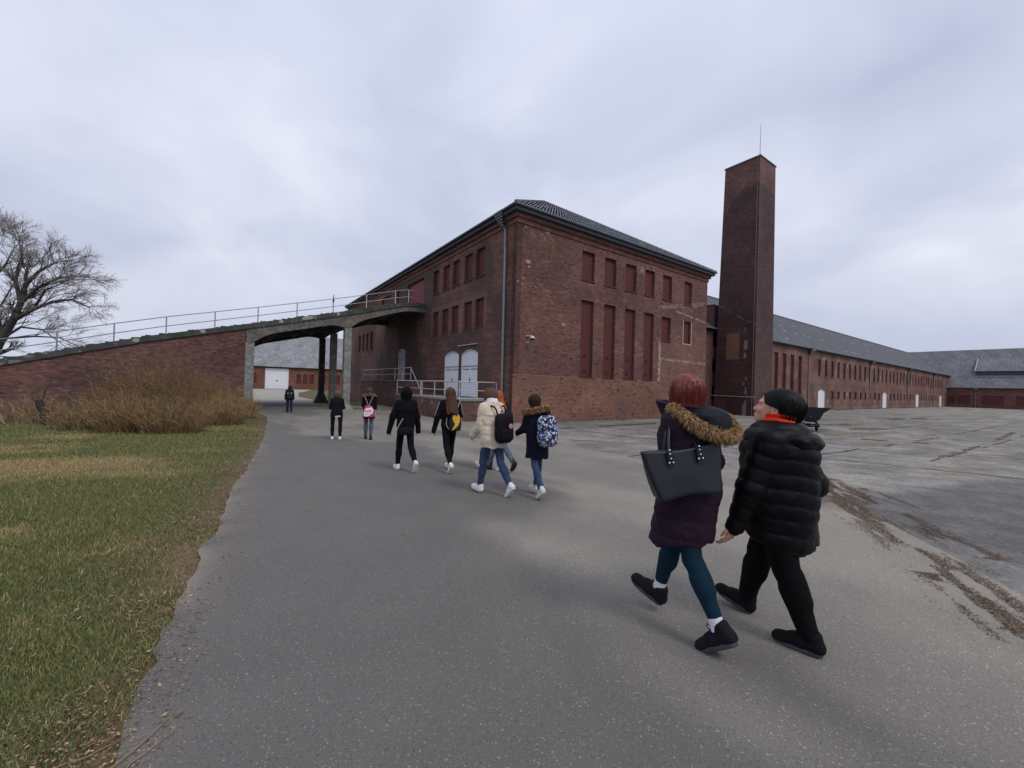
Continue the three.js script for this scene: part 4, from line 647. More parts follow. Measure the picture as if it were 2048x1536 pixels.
{
  const R = rng(77), list = [], C = [[104, 82, 62], [86, 66, 50], [124, 102, 78], [72, 56, 46], [146, 124, 98], [98, 72, 54]];
  let shadeOf = 1.35; const put = (x, z, s, lift = 0.006) => list.push([x, gy(x, z) + lift, z, (R() - 0.5) * 0.7, R() * 6.283, (R() - 0.5) * 0.7, s * (0.6 + 0.9 * R()), s, tone(C[Math.floor(R() * 6)], (0.75 + 0.6 * R()) * shadeOf)]);
  for (let k = 0; k < 42000; k++) { const z = 18.6 - Math.pow(R(), 1.5) * 27, e = edgeL(z), o = (R() + R() + R() - 1.9) * 0.5, x = e + o - 0.08; if (o > 0.3 && R() < 0.85) continue; if (noise(z * 1.7, x * 2.2, 31) < 0.38) continue; put(x, z, 0.012 + 0.012 * (R() < 0.06), x > e ? 0.008 : 0.012); }
  for (let k = 0; k < 900; k++) { const d = 1.3 + R() * 12, s = -1.4 + R() * 1.4, x = CAMX + SU * d + CU * s * d, z = CAMZ - CU * d + SU * s * d; if (x < edgeL(z)) put(x, z, 0.022, 0.02); }
  scatter('leaf_litter', 'brown leaf litter strewn along the left edge of the road', litterGeo, leafMat, list);
  list.length = 0; shadeOf = 0.78;
  // long drifts of litter where the asphalt meets the yard
  const drift = (pts, n, w, s = 0.0135) => { for (let k = 0; k < n; k++) { const t = R() * (pts.length - 1), i = Math.floor(t), f = t - i, a = pts[i], b = pts[Math.min(i + 1, pts.length - 1)], x = mix(a[0], b[0], f), z = mix(a[1], b[1], f), o = (R() + R() + R() - 1.5) * w; const dx = b[0] - a[0], dz = b[1] - a[1], l = Math.hypot(dx, dz) || 1; const px = x - dz / l * o, pz = z + dx / l * o; if (fbm(t * 2.2, o * 9 + w * 40, 3, 12) < 0.44 + 0.14 * R()) continue; put(px, pz, s, 0.008); } };
  drift([[-9.3, 19.5], [-8.4, 18.95], [-7.3, 18.35], [-6.2, 17.65], [-5.2, 17.2], [-4.2, 16.75], [-3.2, 16.3]], 46000, 0.34); drift([[-7.4, 19.1], [-6.6, 18.5], [-5.3, 17.75], [-4.5, 17.15], [-3.6, 16.5]], 22000, 0.2); drift([[-9.6, 19.4], [-8.9, 19.1], [-8.5, 18.8]], 5000, 0.14); drift([[-5.4, 18.3], [-4.4, 17.6], [-3.9, 17.2]], 4000, 0.14);
  scatter('leaf_drift', 'long dark drifts of dead leaves where the road meets the concrete yard', litterGeo, leafMat, list);
}
{
  const R = rng(55), list = [], G = [[88, 92, 50], [104, 102, 60], [74, 78, 48], [130, 118, 78], [92, 78, 56]];
  const strip = (a, b, n, w, h) => { for (let k = 0; k < n; k++) { const t = R(), x = mix(a[0], b[0], t) + (R() + R() - 1) * w, z = mix(a[1], b[1], t) + (R() + R() - 1) * w; if (noise(x * 1.1, z * 1.1, 14) < (h < 0.03 ? 0.55 : 0.42)) continue; list.push([x, gy(x, z) - 0.006, z, (R() - 0.5) * 1.4, R() * 6.28, (R() - 0.5) * 1.2, h * 1.6, h * (0.5 + R()), tone(G[Math.floor(R() * 5)], 0.8 + 0.4 * R())]); } };
  for (const [a, b, n, w, h] of [[[11.8, 13], [12.7, 15.5], 1600, 0.1, 0.05], [[5.7, 16.84], [17.8, 16.94], 1500, 0.16, 0.05], [[17.8, 16.94], [31, 16.8], 1100, 0.2, 0.06], [[22, 8.3], [27, 10], 2600, 0.5, 0.07], [[16, 9.5], [24, 11.8], 5000, 0.9, 0.05], [[-0.3, 3.9], [10, 3.2], 5200, 0.3, 0.06], [[41, 8.2], [52, 11], 2500, 0.8, 0.09], [[0.4, 0.5], [21, 0.4], 2600, 0.16, 0.07], [[36, -2.5], [150, -2.4], 4000, 0.25, 0.16], [[-2.95, -1.5], [-2.95, -12], 1200, 0.08, 0.07], [[3, 9], [9, 12.5], 1500, 0.08, 0.04], [[8, 6], [20, 7], 2200, 0.2, 0.05], ...[2, 5, 8.4, 15, 19, 24, 30].map((x, i) => [[x, 3], [x + 0.8, 20], 3600, 0.05 + 0.02 * i, 0.022]), ...[6.2, 8.6, 12.4, 14.8].map((z, i) => [[-2 + i * 2, z], [46, z + 0.6], 8000, 0.06, 0.022]), [[-2.8, -28], [-1, -40], 5000, 1.2, 0.1], [[-5.8, -15], [-3.5, -12.8], 1200, 0.5, 0.08]]) strip(a, b, n, w, h);
  scatter('yard_weeds', 'weeds and moss growing in the joints of the concrete yard and along walls', bladeGeo, leafMat, list);
}
{ // dry sticks on the road edge, bottom left
  const sticks = [[[-14.32, 17.55], [-14.02, 17.2], 0.006], [[-14.2, 17.5], [-14.0, 17.3], 0.004], [[-14.45, 17.3], [-14.18, 17.25], 0.004], [[-13.0, 14.0], [-12.93, 13.9], 0.005], [[-12.3, 15.4], [-12.24, 15.42], 0.004]];
  const labs = ['longest dry stick lying across the road edge at the lower left', 'thin dry stick beside the longest stick at the road edge', 'short dry stick in the grass near the lower left corner', 'small twig lying on the asphalt left of the middle', 'tiny pale twig lying on the asphalt below the walkers'];
  sticks.forEach(([a, b, r], i) => { const w = new Twigs(), R = rng(60 + i), pts = []; for (let k = 0; k < 6; k++) { const x = mix(a[0], b[0], k / 5) + (R() - 0.5) * 0.02, z = mix(a[1], b[1], k / 5) + (R() - 0.5) * 0.02; pts.push([x, gy(x, z) + r + 0.006, z]); } w.add(pts, r, r * 0.5, tone([150, 126, 102], 0.85), 5); tag(part('dry_stick', w.build(), BARK), labs[i], 'stick', 'dry sticks on the road'); });
}
// ------------------------------------------------------------------ people: distance fields meshed with surface nets
function noise3(x, y, z, s = 0) {
  const i = Math.floor(x), j = Math.floor(y), k = Math.floor(z), u = sm(x - i), v = sm(y - j), w = sm(z - k), h = (a, b, c) => hash(i + a + s * 131, j + b, k + c);
  const l = (a, b, t) => a + (b - a) * t;
  return l(l(l(h(0, 0, 0), h(1, 0, 0), u), l(h(0, 1, 0), h(1, 1, 0), u), v), l(l(h(0, 0, 1), h(1, 0, 1), u), l(h(0, 1, 1), h(1, 1, 1), u), v), w) - 0.5;
}
const smin = (a, b, k) => { const h = Math.max(k - Math.abs(a - b), 0) / k; return Math.min(a, b) - h * h * k * 0.25; };
const smax = (a, b, k) => -smin(-a, -b, k);
const cap = (a, b, ra, rb = ra, zs = 1) => { // tapered capsule; zs > 1 flattens it front to back
  const dx = b.x - a.x, dy = b.y - a.y, dz = (b.z - a.z) * zs, l2 = dx * dx + dy * dy + dz * dz || 1e-9;
  const f = (x, y, z) => { const px = x - a.x, py = y - a.y, pz = (z - a.z) * zs; const t = clamp((px * dx + py * dy + pz * dz) / l2); return (Math.hypot(px - dx * t, py - dy * t, pz - dz * t) - (ra + (rb - ra) * t)) / Math.max(1, zs * 0.8); };
  f.along = (x, y, z) => ((x - a.x) * dx + (y - a.y) * dy + (z - a.z) * zs * dz) / Math.sqrt(l2);
  const R = Math.max(ra, rb); f.box = [Math.min(a.x, b.x) - R, Math.min(a.y, b.y) - R, Math.min(a.z, b.z) - R, Math.max(a.x, b.x) + R, Math.max(a.y, b.y) + R, Math.max(a.z, b.z) + R]; return f;
};
const ell = (c, rx, ry, rz) => { const f = (x, y, z) => { const a = (x - c.x) / rx, b = (y - c.y) / ry, d = (z - c.z) / rz, k0 = Math.hypot(a, b, d), k1 = Math.hypot(a / rx, b / ry, d / rz); return k1 < 1e-6 ? -Math.min(rx, ry, rz) : k0 * (k0 - 1) / k1; }; f.box = [c.x - rx, c.y - ry, c.z - rz, c.x + rx, c.y + ry, c.z + rz]; return f; };
function blend(list, k = 0.03) {
  const f = (x, y, z) => { let d = list[0](x, y, z); for (let i = 1; i < list.length; i++) d = smin(d, list[i](x, y, z), k); return d; };
  f.box = list.reduce((b, g) => [Math.min(b[0], g.box[0]), Math.min(b[1], g.box[1]), Math.min(b[2], g.box[2]), Math.max(b[3], g.box[3]), Math.max(b[4], g.box[4]), Math.max(b[5], g.box[5])], [9, 9, 9, -9, -9, -9]); return f;
}
const shaped = (f, g) => { g.box = f.box; return g; };
function mesh(f, cell, pad = 0.05) {
  const [x0, y0, z0, x1, y1, z1] = f.box.map((v, i) => (i < 3 ? v - pad : v + pad)), nx = Math.ceil((x1 - x0) / cell) + 1, ny = Math.ceil((y1 - y0) / cell) + 1, nz = Math.ceil((z1 - z0) / cell) + 1;
  const d = new Float32Array(nx * ny * nz), B = 5, half = B * cell * 0.87 * 1.5;
  for (let bz = 0; bz < nz; bz += B) for (let by = 0; by < ny; by += B) for (let bx = 0; bx < nx; bx += B) {
    const c = f(x0 + (bx + B / 2) * cell, y0 + (by + B / 2) * cell, z0 + (bz + B / 2) * cell), far = Math.abs(c) > half + 0.03;
    for (let k = bz; k < Math.min(nz, bz + B); k++) for (let j = by; j < Math.min(ny, by + B); j++) for (let i = bx; i < Math.min(nx, bx + B); i++) d[(k * ny + j) * nx + i] = far ? c : f(x0 + i * cell, y0 + j * cell, z0 + k * cell);
  }
  const at0 = (i, j, k) => (k * ny + j) * nx + i, id = new Int32Array(nx * ny * nz).fill(-1), pos = [], idx = [], C = [[0, 0, 0], [1, 0, 0], [0, 1, 0], [1, 1, 0], [0, 0, 1], [1, 0, 1], [0, 1, 1], [1, 1, 1]], E = [[0, 1], [2, 3], [4, 5], [6, 7], [0, 2], [1, 3], [4, 6], [5, 7], [0, 4], [1, 5], [2, 6], [3, 7]], v = new Float64Array(8);
  for (let k = 0; k < nz - 1; k++) for (let j = 0; j < ny - 1; j++) for (let i = 0; i < nx - 1; i++) {
    let s = 0; for (let q = 0; q < 8; q++) { v[q] = d[at0(i + C[q][0], j + C[q][1], k + C[q][2])]; if (v[q] < 0) s++; } if (s === 0 || s === 8) continue;
    let n = 0, px = 0, py = 0, pz = 0; for (const [a, b] of E) if ((v[a] < 0) !== (v[b] < 0)) { const t = v[a] / (v[a] - v[b]); px += C[a][0] + (C[b][0] - C[a][0]) * t; py += C[a][1] + (C[b][1] - C[a][1]) * t; pz += C[a][2] + (C[b][2] - C[a][2]) * t; n++; }
    id[at0(i, j, k)] = pos.length / 3; pos.push(x0 + (i + px / n) * cell, y0 + (j + py / n) * cell, z0 + (k + pz / n) * cell);
  }
  const quad = (a, b, c, e, fl) => { if (a < 0 || b < 0 || c < 0 || e < 0) return; if (fl) idx.push(a, c, b, a, e, c); else idx.push(a, b, c, a, c, e); };
  for (let k = 1; k < nz - 1; k++) for (let j = 1; j < ny - 1; j++) for (let i = 1; i < nx - 1; i++) {
    const s0 = d[at0(i, j, k)] < 0;
    if (s0 !== d[at0(i + 1, j, k)] < 0) quad(id[at0(i, j - 1, k - 1)], id[at0(i, j, k - 1)], id[at0(i, j, k)], id[at0(i, j - 1, k)], !s0);
    if (s0 !== d[at0(i, j + 1, k)] < 0) quad(id[at0(i - 1, j, k - 1)], id[at0(i - 1, j, k)], id[at0(i, j, k)], id[at0(i, j, k - 1)], !s0);
    if (s0 !== d[at0(i, j, k + 1)] < 0) quad(id[at0(i - 1, j - 1, k)], id[at0(i, j - 1, k)], id[at0(i, j, k)], id[at0(i - 1, j, k)], !s0);
  }
  const g = new THREE.BufferGeometry(); g.setAttribute('position', new THREE.Float32BufferAttribute(pos, 3)); g.setIndex(idx); g.computeVertexNormals(); return metres(g);
}
const rot = (p, ax, an) => p.clone().applyAxisAngle(ax, an), AX = V(1, 0, 0), AY = V(0, 1, 0), AZ = V(0, 0, 1);
const cloth = (r, g, b, rough = 0.9, more = {}) => new THREE.MeshPhysicalMaterial({ color: S(r, g, b), roughness: rough, sheen: 0.08, sheenRoughness: 0.7, sheenColor: S(r, g, b), specularIntensity: 0.32, ...more });
const SKIN = new THREE.MeshPhysicalMaterial({ color: S(208, 152, 132), roughness: 0.55, sheen: 0.2, sheenColor: S(220, 150, 130) });

// joints of a walking figure, facing -z, soles on y = 0
function skeleton(p) {
  const s = p.h / 1.7, J = {}, pose = { lean: 0.04, L: [0.3, 0.08, 0.2], R: [-0.3, 0.25, -0.5], aL: [0.1, 0.12, 0.25], aR: [-0.1, 0.12, 0.25], head: [0, 0], hand: [0, 0], stance: 0.085, ...p };
  J.pel = V(0, 0.94 * s, 0);
  const up = (y, z = 0, x = 0) => rot(V(x * s, (y - 0.94) * s, z * s), AX, -pose.lean).add(J.pel);
  J.waist = up(1.08); J.chest = up(1.28, 0.005); J.neck = up(1.43, 0.015); J.head = up(1.57, -0.02 - (p.nod ?? 0) * 0.08); J.chin = up(1.5, -0.03);
  for (const [k, sg] of [['L', -1], ['R', 1]]) {
    const [th, kn, ft] = pose[k], hip = V(sg * pose.stance * s, 0.92 * s, 0), a = -th, b = kn - th;
    const knee = hip.clone().add(V(sg * 0.005, -0.43 * s * Math.cos(th), -0.43 * s * Math.sin(th))), ank = knee.clone().add(V(0, -0.41 * s * Math.cos(b), 0.41 * s * Math.sin(b)));
    J['hip' + k] = hip; J['knee' + k] = knee; J['ank' + k] = ank; J['foot' + k] = ft;
    const sh = up(1.385 - (p.drop ?? 0), 0.01, sg * (p.shoulder ?? 0.15)), [fw, out, el] = pose['a' + k];
    let d1 = rot(rot(V(0, -1, 0), AX, -(-fw)), AZ, sg * out), d2 = rot(rot(V(0, -1, 0), AX, fw + el), AZ, sg * out * 0.5);
    const elb = sh.clone().addScaledVector(d1, 0.28 * s * (p.arm ?? 1)), wr = elb.clone().addScaledVector(d2, 0.245 * s * (p.arm ?? 1)); J['sh' + k] = sh; J['el' + k] = elb; J['wr' + k] = wr; J['dir' + k] = d2;
  }
  const sole = (k) => { const a = J['ank' + k], f = J['foot' + k], c = Math.cos(f), sn = Math.sin(f); const pt = (y, z) => a.y + y * c - z * sn; return Math.min(pt(-0.085, 0.06), pt(-0.085, -0.14), pt(-0.07, -0.19)); };
  const low = Math.min(sole('L'), sole('R')); for (const k of Object.keys(J)) if (J[k].isVector3 && !k.startsWith('dir')) J[k].y -= low;
  return J;
}
// shoe in its own frame: ankle at the origin, sole 85 mm below, toe towards -z
const shoeCache = {};
function shoeParts(kind) {
  if (shoeCache[kind]) return shoeCache[kind];
  const boot = kind === 'boot', c = boot ? 0.007 : 0.006;
  const up = blend([cap(V(0, -0.042, 0.035), V(0, -0.04, -0.06), 0.037, 0.04), cap(V(0, -0.042, -0.05), V(0, -0.053, -0.155), 0.042, 0.036), cap(V(0, -0.035, 0.025), V(0, boot ? 0.07 : 0.012, 0.018), 0.036, 0.043), ell(V(0, -0.06, -0.14), 0.044, 0.026, 0.05), cap(V(0, -0.01, -0.015), V(0, -0.02, -0.08), 0.026, 0.022)], 0.03);
  const upper = mesh(shaped(up, (x, y, z) => Math.max(up(x, y, z), -0.066 - y, y - (boot ? 0.09 : 0.03 + z * 0.3))), c, 0.02);
  const out = (x, z) => { const t = clamp((0.06 - z) / 0.26), w = 0.036 + 0.011 * Math.sin(t * 3.3 - 0.4); const dz = z > 0.03 ? z - 0.03 : z < -0.15 ? -0.15 - z : 0; return Math.hypot(x, dz * (z > 0 ? 1.1 : 0.9)) - w; };
  const sf = shaped({ box: [-0.06, -0.09, -0.21, 0.06, -0.05, 0.08] }, (x, y, z) => { const bot = -0.085 + 0.012 * step(-0.11, -0.2, z), top = -0.057 + 0.008 * step(0, 0.06, z) - 0.008 * step(-0.06, -0.15, z); return smax(smax(out(x, z), y - top, 0.008), bot - y, 0.006); });
  const sole = mesh(sf, c, 0.02);
  const lace = []; for (let i = 0; i < 4; i++) { const z = -0.035 - i * 0.022, y = 0.012 - i * 0.011; lace.push(bar(V(-0.018, y - 0.004, z), V(0.018, y - 0.001, z - 0.008), 0.0035, 5)); }
  lace.push(tube([V(0, 0.015, -0.03), V(-0.02, 0.045, -0.045), V(-0.038, 0.03, -0.04), V(-0.02, 0.012, -0.03)], 0.0028, 5, 14), tube([V(0, 0.015, -0.03), V(0.025, 0.03, -0.05), V(0.04, 0.0, -0.055)], 0.0028, 5, 10));
  return (shoeCache[kind] = { upper, sole, lace: join(lace) });
}
function headField(J, p) { // head and face in the head's own frame, turned and lifted as the pose says
  const [yaw, pitch] = p.head ?? [0, 0], s = (p.h / 1.7) * (p.headSize ?? 1.09), q = new THREE.Quaternion().setFromEuler(new THREE.Euler(pitch, yaw, 0, 'YXZ')), inv = q.clone().invert(), c = J.head, w = V();
  const o = V(0, 0, 0), L = [ell(V(0, 0.035, 0.01), 0.075, 0.09, 0.094), ell(V(0, -0.03, -0.03), 0.062, 0.082, 0.064), ell(V(0, -0.08, -0.062), 0.032, 0.026, 0.028), cap(V(0, 0.012, -0.086), V(0, -0.022, -0.104), 0.008, 0.0115), ell(V(-0.03, -0.02, -0.072), 0.024, 0.024, 0.022), ell(V(0.03, -0.02, -0.072), 0.024, 0.024, 0.022), ell(V(0, -0.052, -0.088), 0.022, 0.007, 0.012), ell(V(0, -0.063, -0.086), 0.019, 0.007, 0.012), ell(V(0, 0.032, -0.075), 0.05, 0.013, 0.02), ell(V(-0.078, -0.012, 0.006), 0.009, 0.033, 0.02), ell(V(0.078, -0.012, 0.006), 0.009, 0.033, 0.02)];
  const f0 = (x, y, z) => { let d = L[0](x, y, z); for (let i = 1; i < 9; i++) d = smin(d, L[i](x, y, z), i < 3 ? 0.03 : 0.012); for (const sx of [-1, 1]) d = smax(d, -(Math.hypot((x - sx * 0.032) / 1.4, y - 0.01, z + 0.098) - 0.014), 0.014); d = smin(d, L[9](x, y, z), 0.008); d = smin(d, L[10](x, y, z), 0.008); for (const sx of [-1, 1]) d = smax(d, -(Math.hypot((x - sx * 0.09), (y + 0.012) * 0.6, z - 0.004) - 0.011), 0.006); return d; };
  const local = (f, box) => shaped({ box }, (x, y, z) => { w.set(x - c.x, y - c.y, z - c.z).applyQuaternion(inv).multiplyScalar(1 / s); return f(w.x, w.y, w.z) * s; });
  const R = 0.17 * s, box = [c.x - R, c.y - R * 1.15, c.z - R, c.x + R, c.y + R, c.z + R];
  return { face: local(f0, box), local, box, q, c, s, skull: L[0] };
}
function handField(J, k, p) {
  const sg = k === 'L' ? -1 : 1, w = J['wr' + k], yaw = (p.hand ?? [0, 0])[k === 'L' ? 0 : 1], q = new THREE.Quaternion().setFromUnitVectors(V(0, -1, 0), J['dir' + k].clone().normalize()).multiply(new THREE.Quaternion().setFromAxisAngle(AY, yaw));
  const T = (x, y, z) => V(-sg * x, y, z).applyQuaternion(q).add(w), L = [cap(T(0, 0.01, 0), T(0.002, -0.035, 0), 0.026, 0.028), cap(T(0.004, -0.04, -0.018), T(0.006, -0.085, -0.024), 0.018, 0.013), cap(T(0.004, -0.04, 0.004), T(0.006, -0.09, 0.0), 0.018, 0.013), cap(T(0.004, -0.04, 0.018), T(0.006, -0.082, 0.024), 0.017, 0.012)];
  const F = []; [[-0.027, 0.07], [-0.009, 0.08], [0.009, 0.074], [0.026, 0.058]].forEach(([z, l], i) => { const a = T(0.006, -0.085, z), b = T(0.018 + i * 0.002, -0.085 - l * 0.5, z * 1.1), c = T(0.04 + i * 0.004, -0.085 - l * 0.86, z * 1.15), e = T(0.056 + i * 0.004, -0.085 - l * 0.98, z * 1.15); F.push(blend([cap(a, b, 0.0095, 0.0088), cap(b, c, 0.0088, 0.0078), cap(c, e, 0.0078, 0.0068)], 0.004)); });
  F.push(blend([cap(T(0.004, -0.02, -0.024), T(0.018, -0.055, -0.047), 0.0135, 0.0105), cap(T(0.018, -0.055, -0.047), T(0.026, -0.088, -0.052), 0.0105, 0.0085)], 0.006));
  const palm = blend(L, 0.02), f = (x, y, z) => { let d = palm(x, y, z); for (const g of F) d = smin(d, g(x, y, z), 0.006); return d; };
  f.box = blend([palm, ...F], 0.01).box; return f;
}
const quilt = (t, band, amp) => amp * (Math.pow(Math.abs(Math.sin(Math.PI * t / band)), 0.42) - 0.5);

function person(spec) {
  const p = spec, s = p.h / 1.7, near = !!p.near, c = p.cell ?? 0.013, y0 = gy(p.x, p.z);
  const o = thing('person', p.label, 'person', [p.x, y0, p.z], p.yaw ?? 0, p.group), J = skeleton(p), H = headField(J, p), fat = p.fat ?? 1;
  // body: one continuous skin
  const bodyF = blend([cap(J.pel, J.waist, 0.11 * s * fat, 0.1 * s * fat, 1.3), cap(J.waist, J.chest, 0.1 * s * fat, 0.12 * s * fat, 1.35), cap(J.chest, J.neck, 0.115 * s * fat, 0.05 * s), cap(J.neck, J.head, 0.05 * s, 0.048 * s), ...['L', 'R'].flatMap((k) => [cap(J['hip' + k], J['knee' + k], 0.075 * s * fat, 0.046 * s * fat), cap(J['knee' + k], J['ank' + k], 0.045 * s * fat, 0.033 * s), cap(J['sh' + k], J['el' + k], 0.045 * s, 0.036 * s), cap(J['el' + k], J['wr' + k], 0.035 * s, 0.025 * s), cap(J['ank' + k], J['ank' + k].clone().add(rot(V(0, -0.04, -0.08), AX, J['foot' + k])), 0.034 * s, 0.03 * s)])], 0.04);
  part('body', [mesh(bodyF, near ? 0.012 : 0.02), mesh(H.face, near ? 0.0042 : 0.01, 0.01), mesh(handField(J, 'L', p), near ? 0.0035 : 0.007, 0.01), mesh(handField(J, 'R', p), near ? 0.0035 : 0.007, 0.01)], SKIN, o);
  if (near) for (const sx of [-1, 1]) { const e = new THREE.SphereGeometry(0.0105, 10, 8), w = V(sx * 0.032, 0.009, -0.0745).multiplyScalar(H.s).applyQuaternion(H.q).add(H.c); e.translate(w.x, w.y, w.z); part('eye', e, mat(S(150, 128, 118), 0.35), o); }
  // trousers
  const tr = p.legs, wr = (x, y, z, a = 0.006) => a * (noise3(x * 22, y * 16, z * 22, 3) + 0.6 * noise3(x * 50, y * 40, z * 50, 5));
  const tf = blend([cap(J.pel, J.waist, 0.125 * s * fat, 0.115 * s * fat, 1.25), ...['L', 'R'].flatMap((k) => [cap(J['hip' + k], J['knee' + k], tr.r[0] * s, tr.r[1] * s), cap(V().lerpVectors(J['knee' + k], J['ank' + k], 0.12).add(V(0, 0, 0.014)), V().lerpVectors(J['knee' + k], J['ank' + k], 0.42).add(V(0, 0, 0.016)), tr.r[1] * 0.96 * s, tr.r[1] * 0.92 * s), cap(V().lerpVectors(J['knee' + k], J['ank' + k], 0.3), V().lerpVectors(J['knee' + k], J['ank' + k], tr.end ?? 0.97), tr.r[1] * s, tr.r[2] * s)])], 0.03);
  const legGap = (x, y, z) => tf(x, y, z) - wr(x, y, z, tr.wrinkle ?? 0.006);
  const trousers = part('trousers', mesh(shaped(tf, legGap), near ? 0.009 : c), tr.mat, o); if (tr.label) trousers.userData.label = tr.label;
  // shoes and socks
  for (const k of ['L', 'R']) {
    const sp = shoeParts(p.shoe.kind ?? 'sneaker'), m4 = new THREE.Matrix4().makeRotationX(J['foot' + k]).setPosition(J['ank' + k]), f = (0.97 * s + 0.03) * (p.shoe.size ?? 1);
    const sh = part('shoe', sp.upper.clone().scale(f, f, f).applyMatrix4(m4), p.shoe.mat, o); part('sole', sp.sole.clone().scale(f, f, f).applyMatrix4(m4), p.shoe.sole, sh); part('lace', sp.lace.clone().scale(f, f, f).applyMatrix4(m4), p.shoe.lace ?? p.shoe.mat, sh);
    if (p.sock) part('sock', mesh(cap(V().lerpVectors(J['knee' + k], J['ank' + k], 0.82), J['ank' + k].clone().add(V(0, -0.03, -0.004)), 0.0415 * s, 0.0415 * s), near ? 0.004 : 0.01), p.sock, o);
  }
  // coat or jacket: body, sleeves, collar
  const t = p.coat, hemY = t.hem * s + J.pel.y - 0.94 * s, hem = V(0, hemY - 0.06, J.pel.z + 0.005 + (t.hemZ ?? 0)), q = t.quilt, g = t.bulk ?? 1;
  const core = blend([cap(J.pel, J.waist, 0.15 * s * g * (t.hips ?? 1), 0.145 * s * g, t.zs ?? 1.22), cap(J.waist, J.chest, 0.145 * s * g, 0.155 * s * g, t.zs ?? 1.3), cap(J.chest, J.neck, 0.14 * s * g, 0.078 * s), cap(J.shL, J.shR, 0.064 * s * g, 0.064 * s * g), cap(J.pel, hem, 0.152 * s * g * (t.hips ?? 1), (t.flare ?? 0.16) * s * g, t.zs ?? 1.15)], 0.06);
  const slv = ['L', 'R'].map((k) => [cap(J['sh' + k], J['el' + k], 0.067 * s * g, 0.058 * s * g), cap(J['el' + k], J['wr' + k].clone().addScaledVector(J['dir' + k], p.coat.slv ?? 0.012), 0.058 * s * g, (t.cuff ?? 0.044) * s * g)]);
  const colF = t.collar ? cap(J.neck.clone().add(V(0, -0.01, 0.005)), J.neck.clone().add(V(0, t.collar, -0.005)), 0.078 * s, 0.078 * s) : null;
  const cf = (x, y, z) => {
    let d = core(x, y, z); if (q) d -= quilt(y + 0.03 * Math.sin(x * 7) + 0.25 * (z > 0 ? 0.02 * Math.cos(x * 18) : 0), q[0], q[1]);
    for (const [a, b] of slv) { let e = smin(a(x, y, z), b(x, y, z), 0.04); if (q) e -= quilt(a.along(x, y, z), q[0] * 0.95, q[1] * 0.85); d = smin(d, e, 0.028); }
    if (colF) d = smin(d, colF(x, y, z), 0.03);
    d = smax(d, hemY + (t.tilt ?? 0) * z + 0.012 * Math.sin(Math.atan2(z, x) * 5) - y, 0.02);
    if (colF) d = smax(d, -(Math.hypot(x - J.neck.x, z - J.neck.z) * 1.0 - 0.055 * s + (y < J.neck.y + 0.02 ? 1 : 0)), 0.012);
    return d - wr(x, y, z, t.wrinkle ?? 0.009);
  };
  cf.box = blend([core, ...slv.flat(), ...(colF ? [colF] : [])], 0.01).box; if (colF) cf.box[4] = Math.max(cf.box[4], J.neck.y + t.collar);
  const hemCut = cf.box.slice(); hemCut[1] = hemY - 0.03; const lowSleeve = Math.min(J.wrL.y, J.wrR.y) - 0.08; hemCut[1] = Math.min(hemCut[1], lowSleeve); cf.box = hemCut;
  // the hem plane must not cut sleeves that hang below it
  const cf2 = shaped(cf, (x, y, z) => { let d = cf(x, y, z); if (y < hemY + 0.08) for (const [a, b] of slv) { let e = Math.min(a(x, y, z), b(x, y, z)); e = smax(e, ((x - J.wrL.x) * J.dirL.x + (y - J.wrL.y) * J.dirL.y + (z - J.wrL.z) * J.dirL.z) * (x < 0 ? 1 : 0) + (x < 0 ? 0 : (x - J.wrR.x) * J.dirR.x + (y - J.wrR.y) * J.dirR.y + (z - J.wrR.z) * J.dirR.z) - 0.02 - (p.coat.slv ?? 0.012), 0.015); d = Math.min(d, e - wr(x, y, z, 0.006)); } return d; });
  const coat = part(t.name ?? 'jacket', mesh(cf2, near ? 0.0075 : c), t.mat, o); if (t.label) coat.userData.label = t.label;
  // hair
  if (p.hair) {
    const hf = p.hair.shape(H, J, s), hair = part(p.hair.name ?? 'hair', mesh(hf, near ? 0.0045 : 0.009, 0.015), p.hair.mat, o);
    if (near) { // loose strands lying on the hair and straying at its lower edge
      const R = rng(17 + p.h * 100), L = [], pt = (a, y, r) => V(Math.sin(a) * r, y, Math.cos(a) * r * 1.12 + 0.03).multiplyScalar(H.s).applyQuaternion(H.q).add(H.c), dr = p.hair.drop ?? 0.12;
      const out = (a, y) => { let r = 0.06; for (; r < 0.17; r += 0.004) { const q = pt(a, y, r); if (hf(q.x, q.y, q.z) > 0.0008) break; } return r; };
      for (let k = 0; k < 150; k++) { const a = (R() - 0.5) * 3.9, y0 = 0.09 - 0.09 * R(), y1 = -dr - 0.03 * R() * R() - 0.002, da = (R() - 0.5) * 0.5, st = R() < 0.25 ? 0.014 * R() : 0.001, P = []; for (let i = 0; i <= 5; i++) { const t = i / 5, y = mix(y0, y1, t), yy = Math.max(y, -dr + 0.02), b = a + da * t; P.push(pt(b, y, out(b, yy) + st * t * t)); } L.push(new THREE.TubeGeometry(new THREE.CatmullRomCurve3(P), 10, 0.0012 + 0.0008 * R(), 3, false)); }
      part('loose_strands', join(L), p.hair.mat, hair);
    }
  }
  if (p.extra) p.extra({ o, J, H, s, coat, y0 });
  return { o, J, H, s };
}
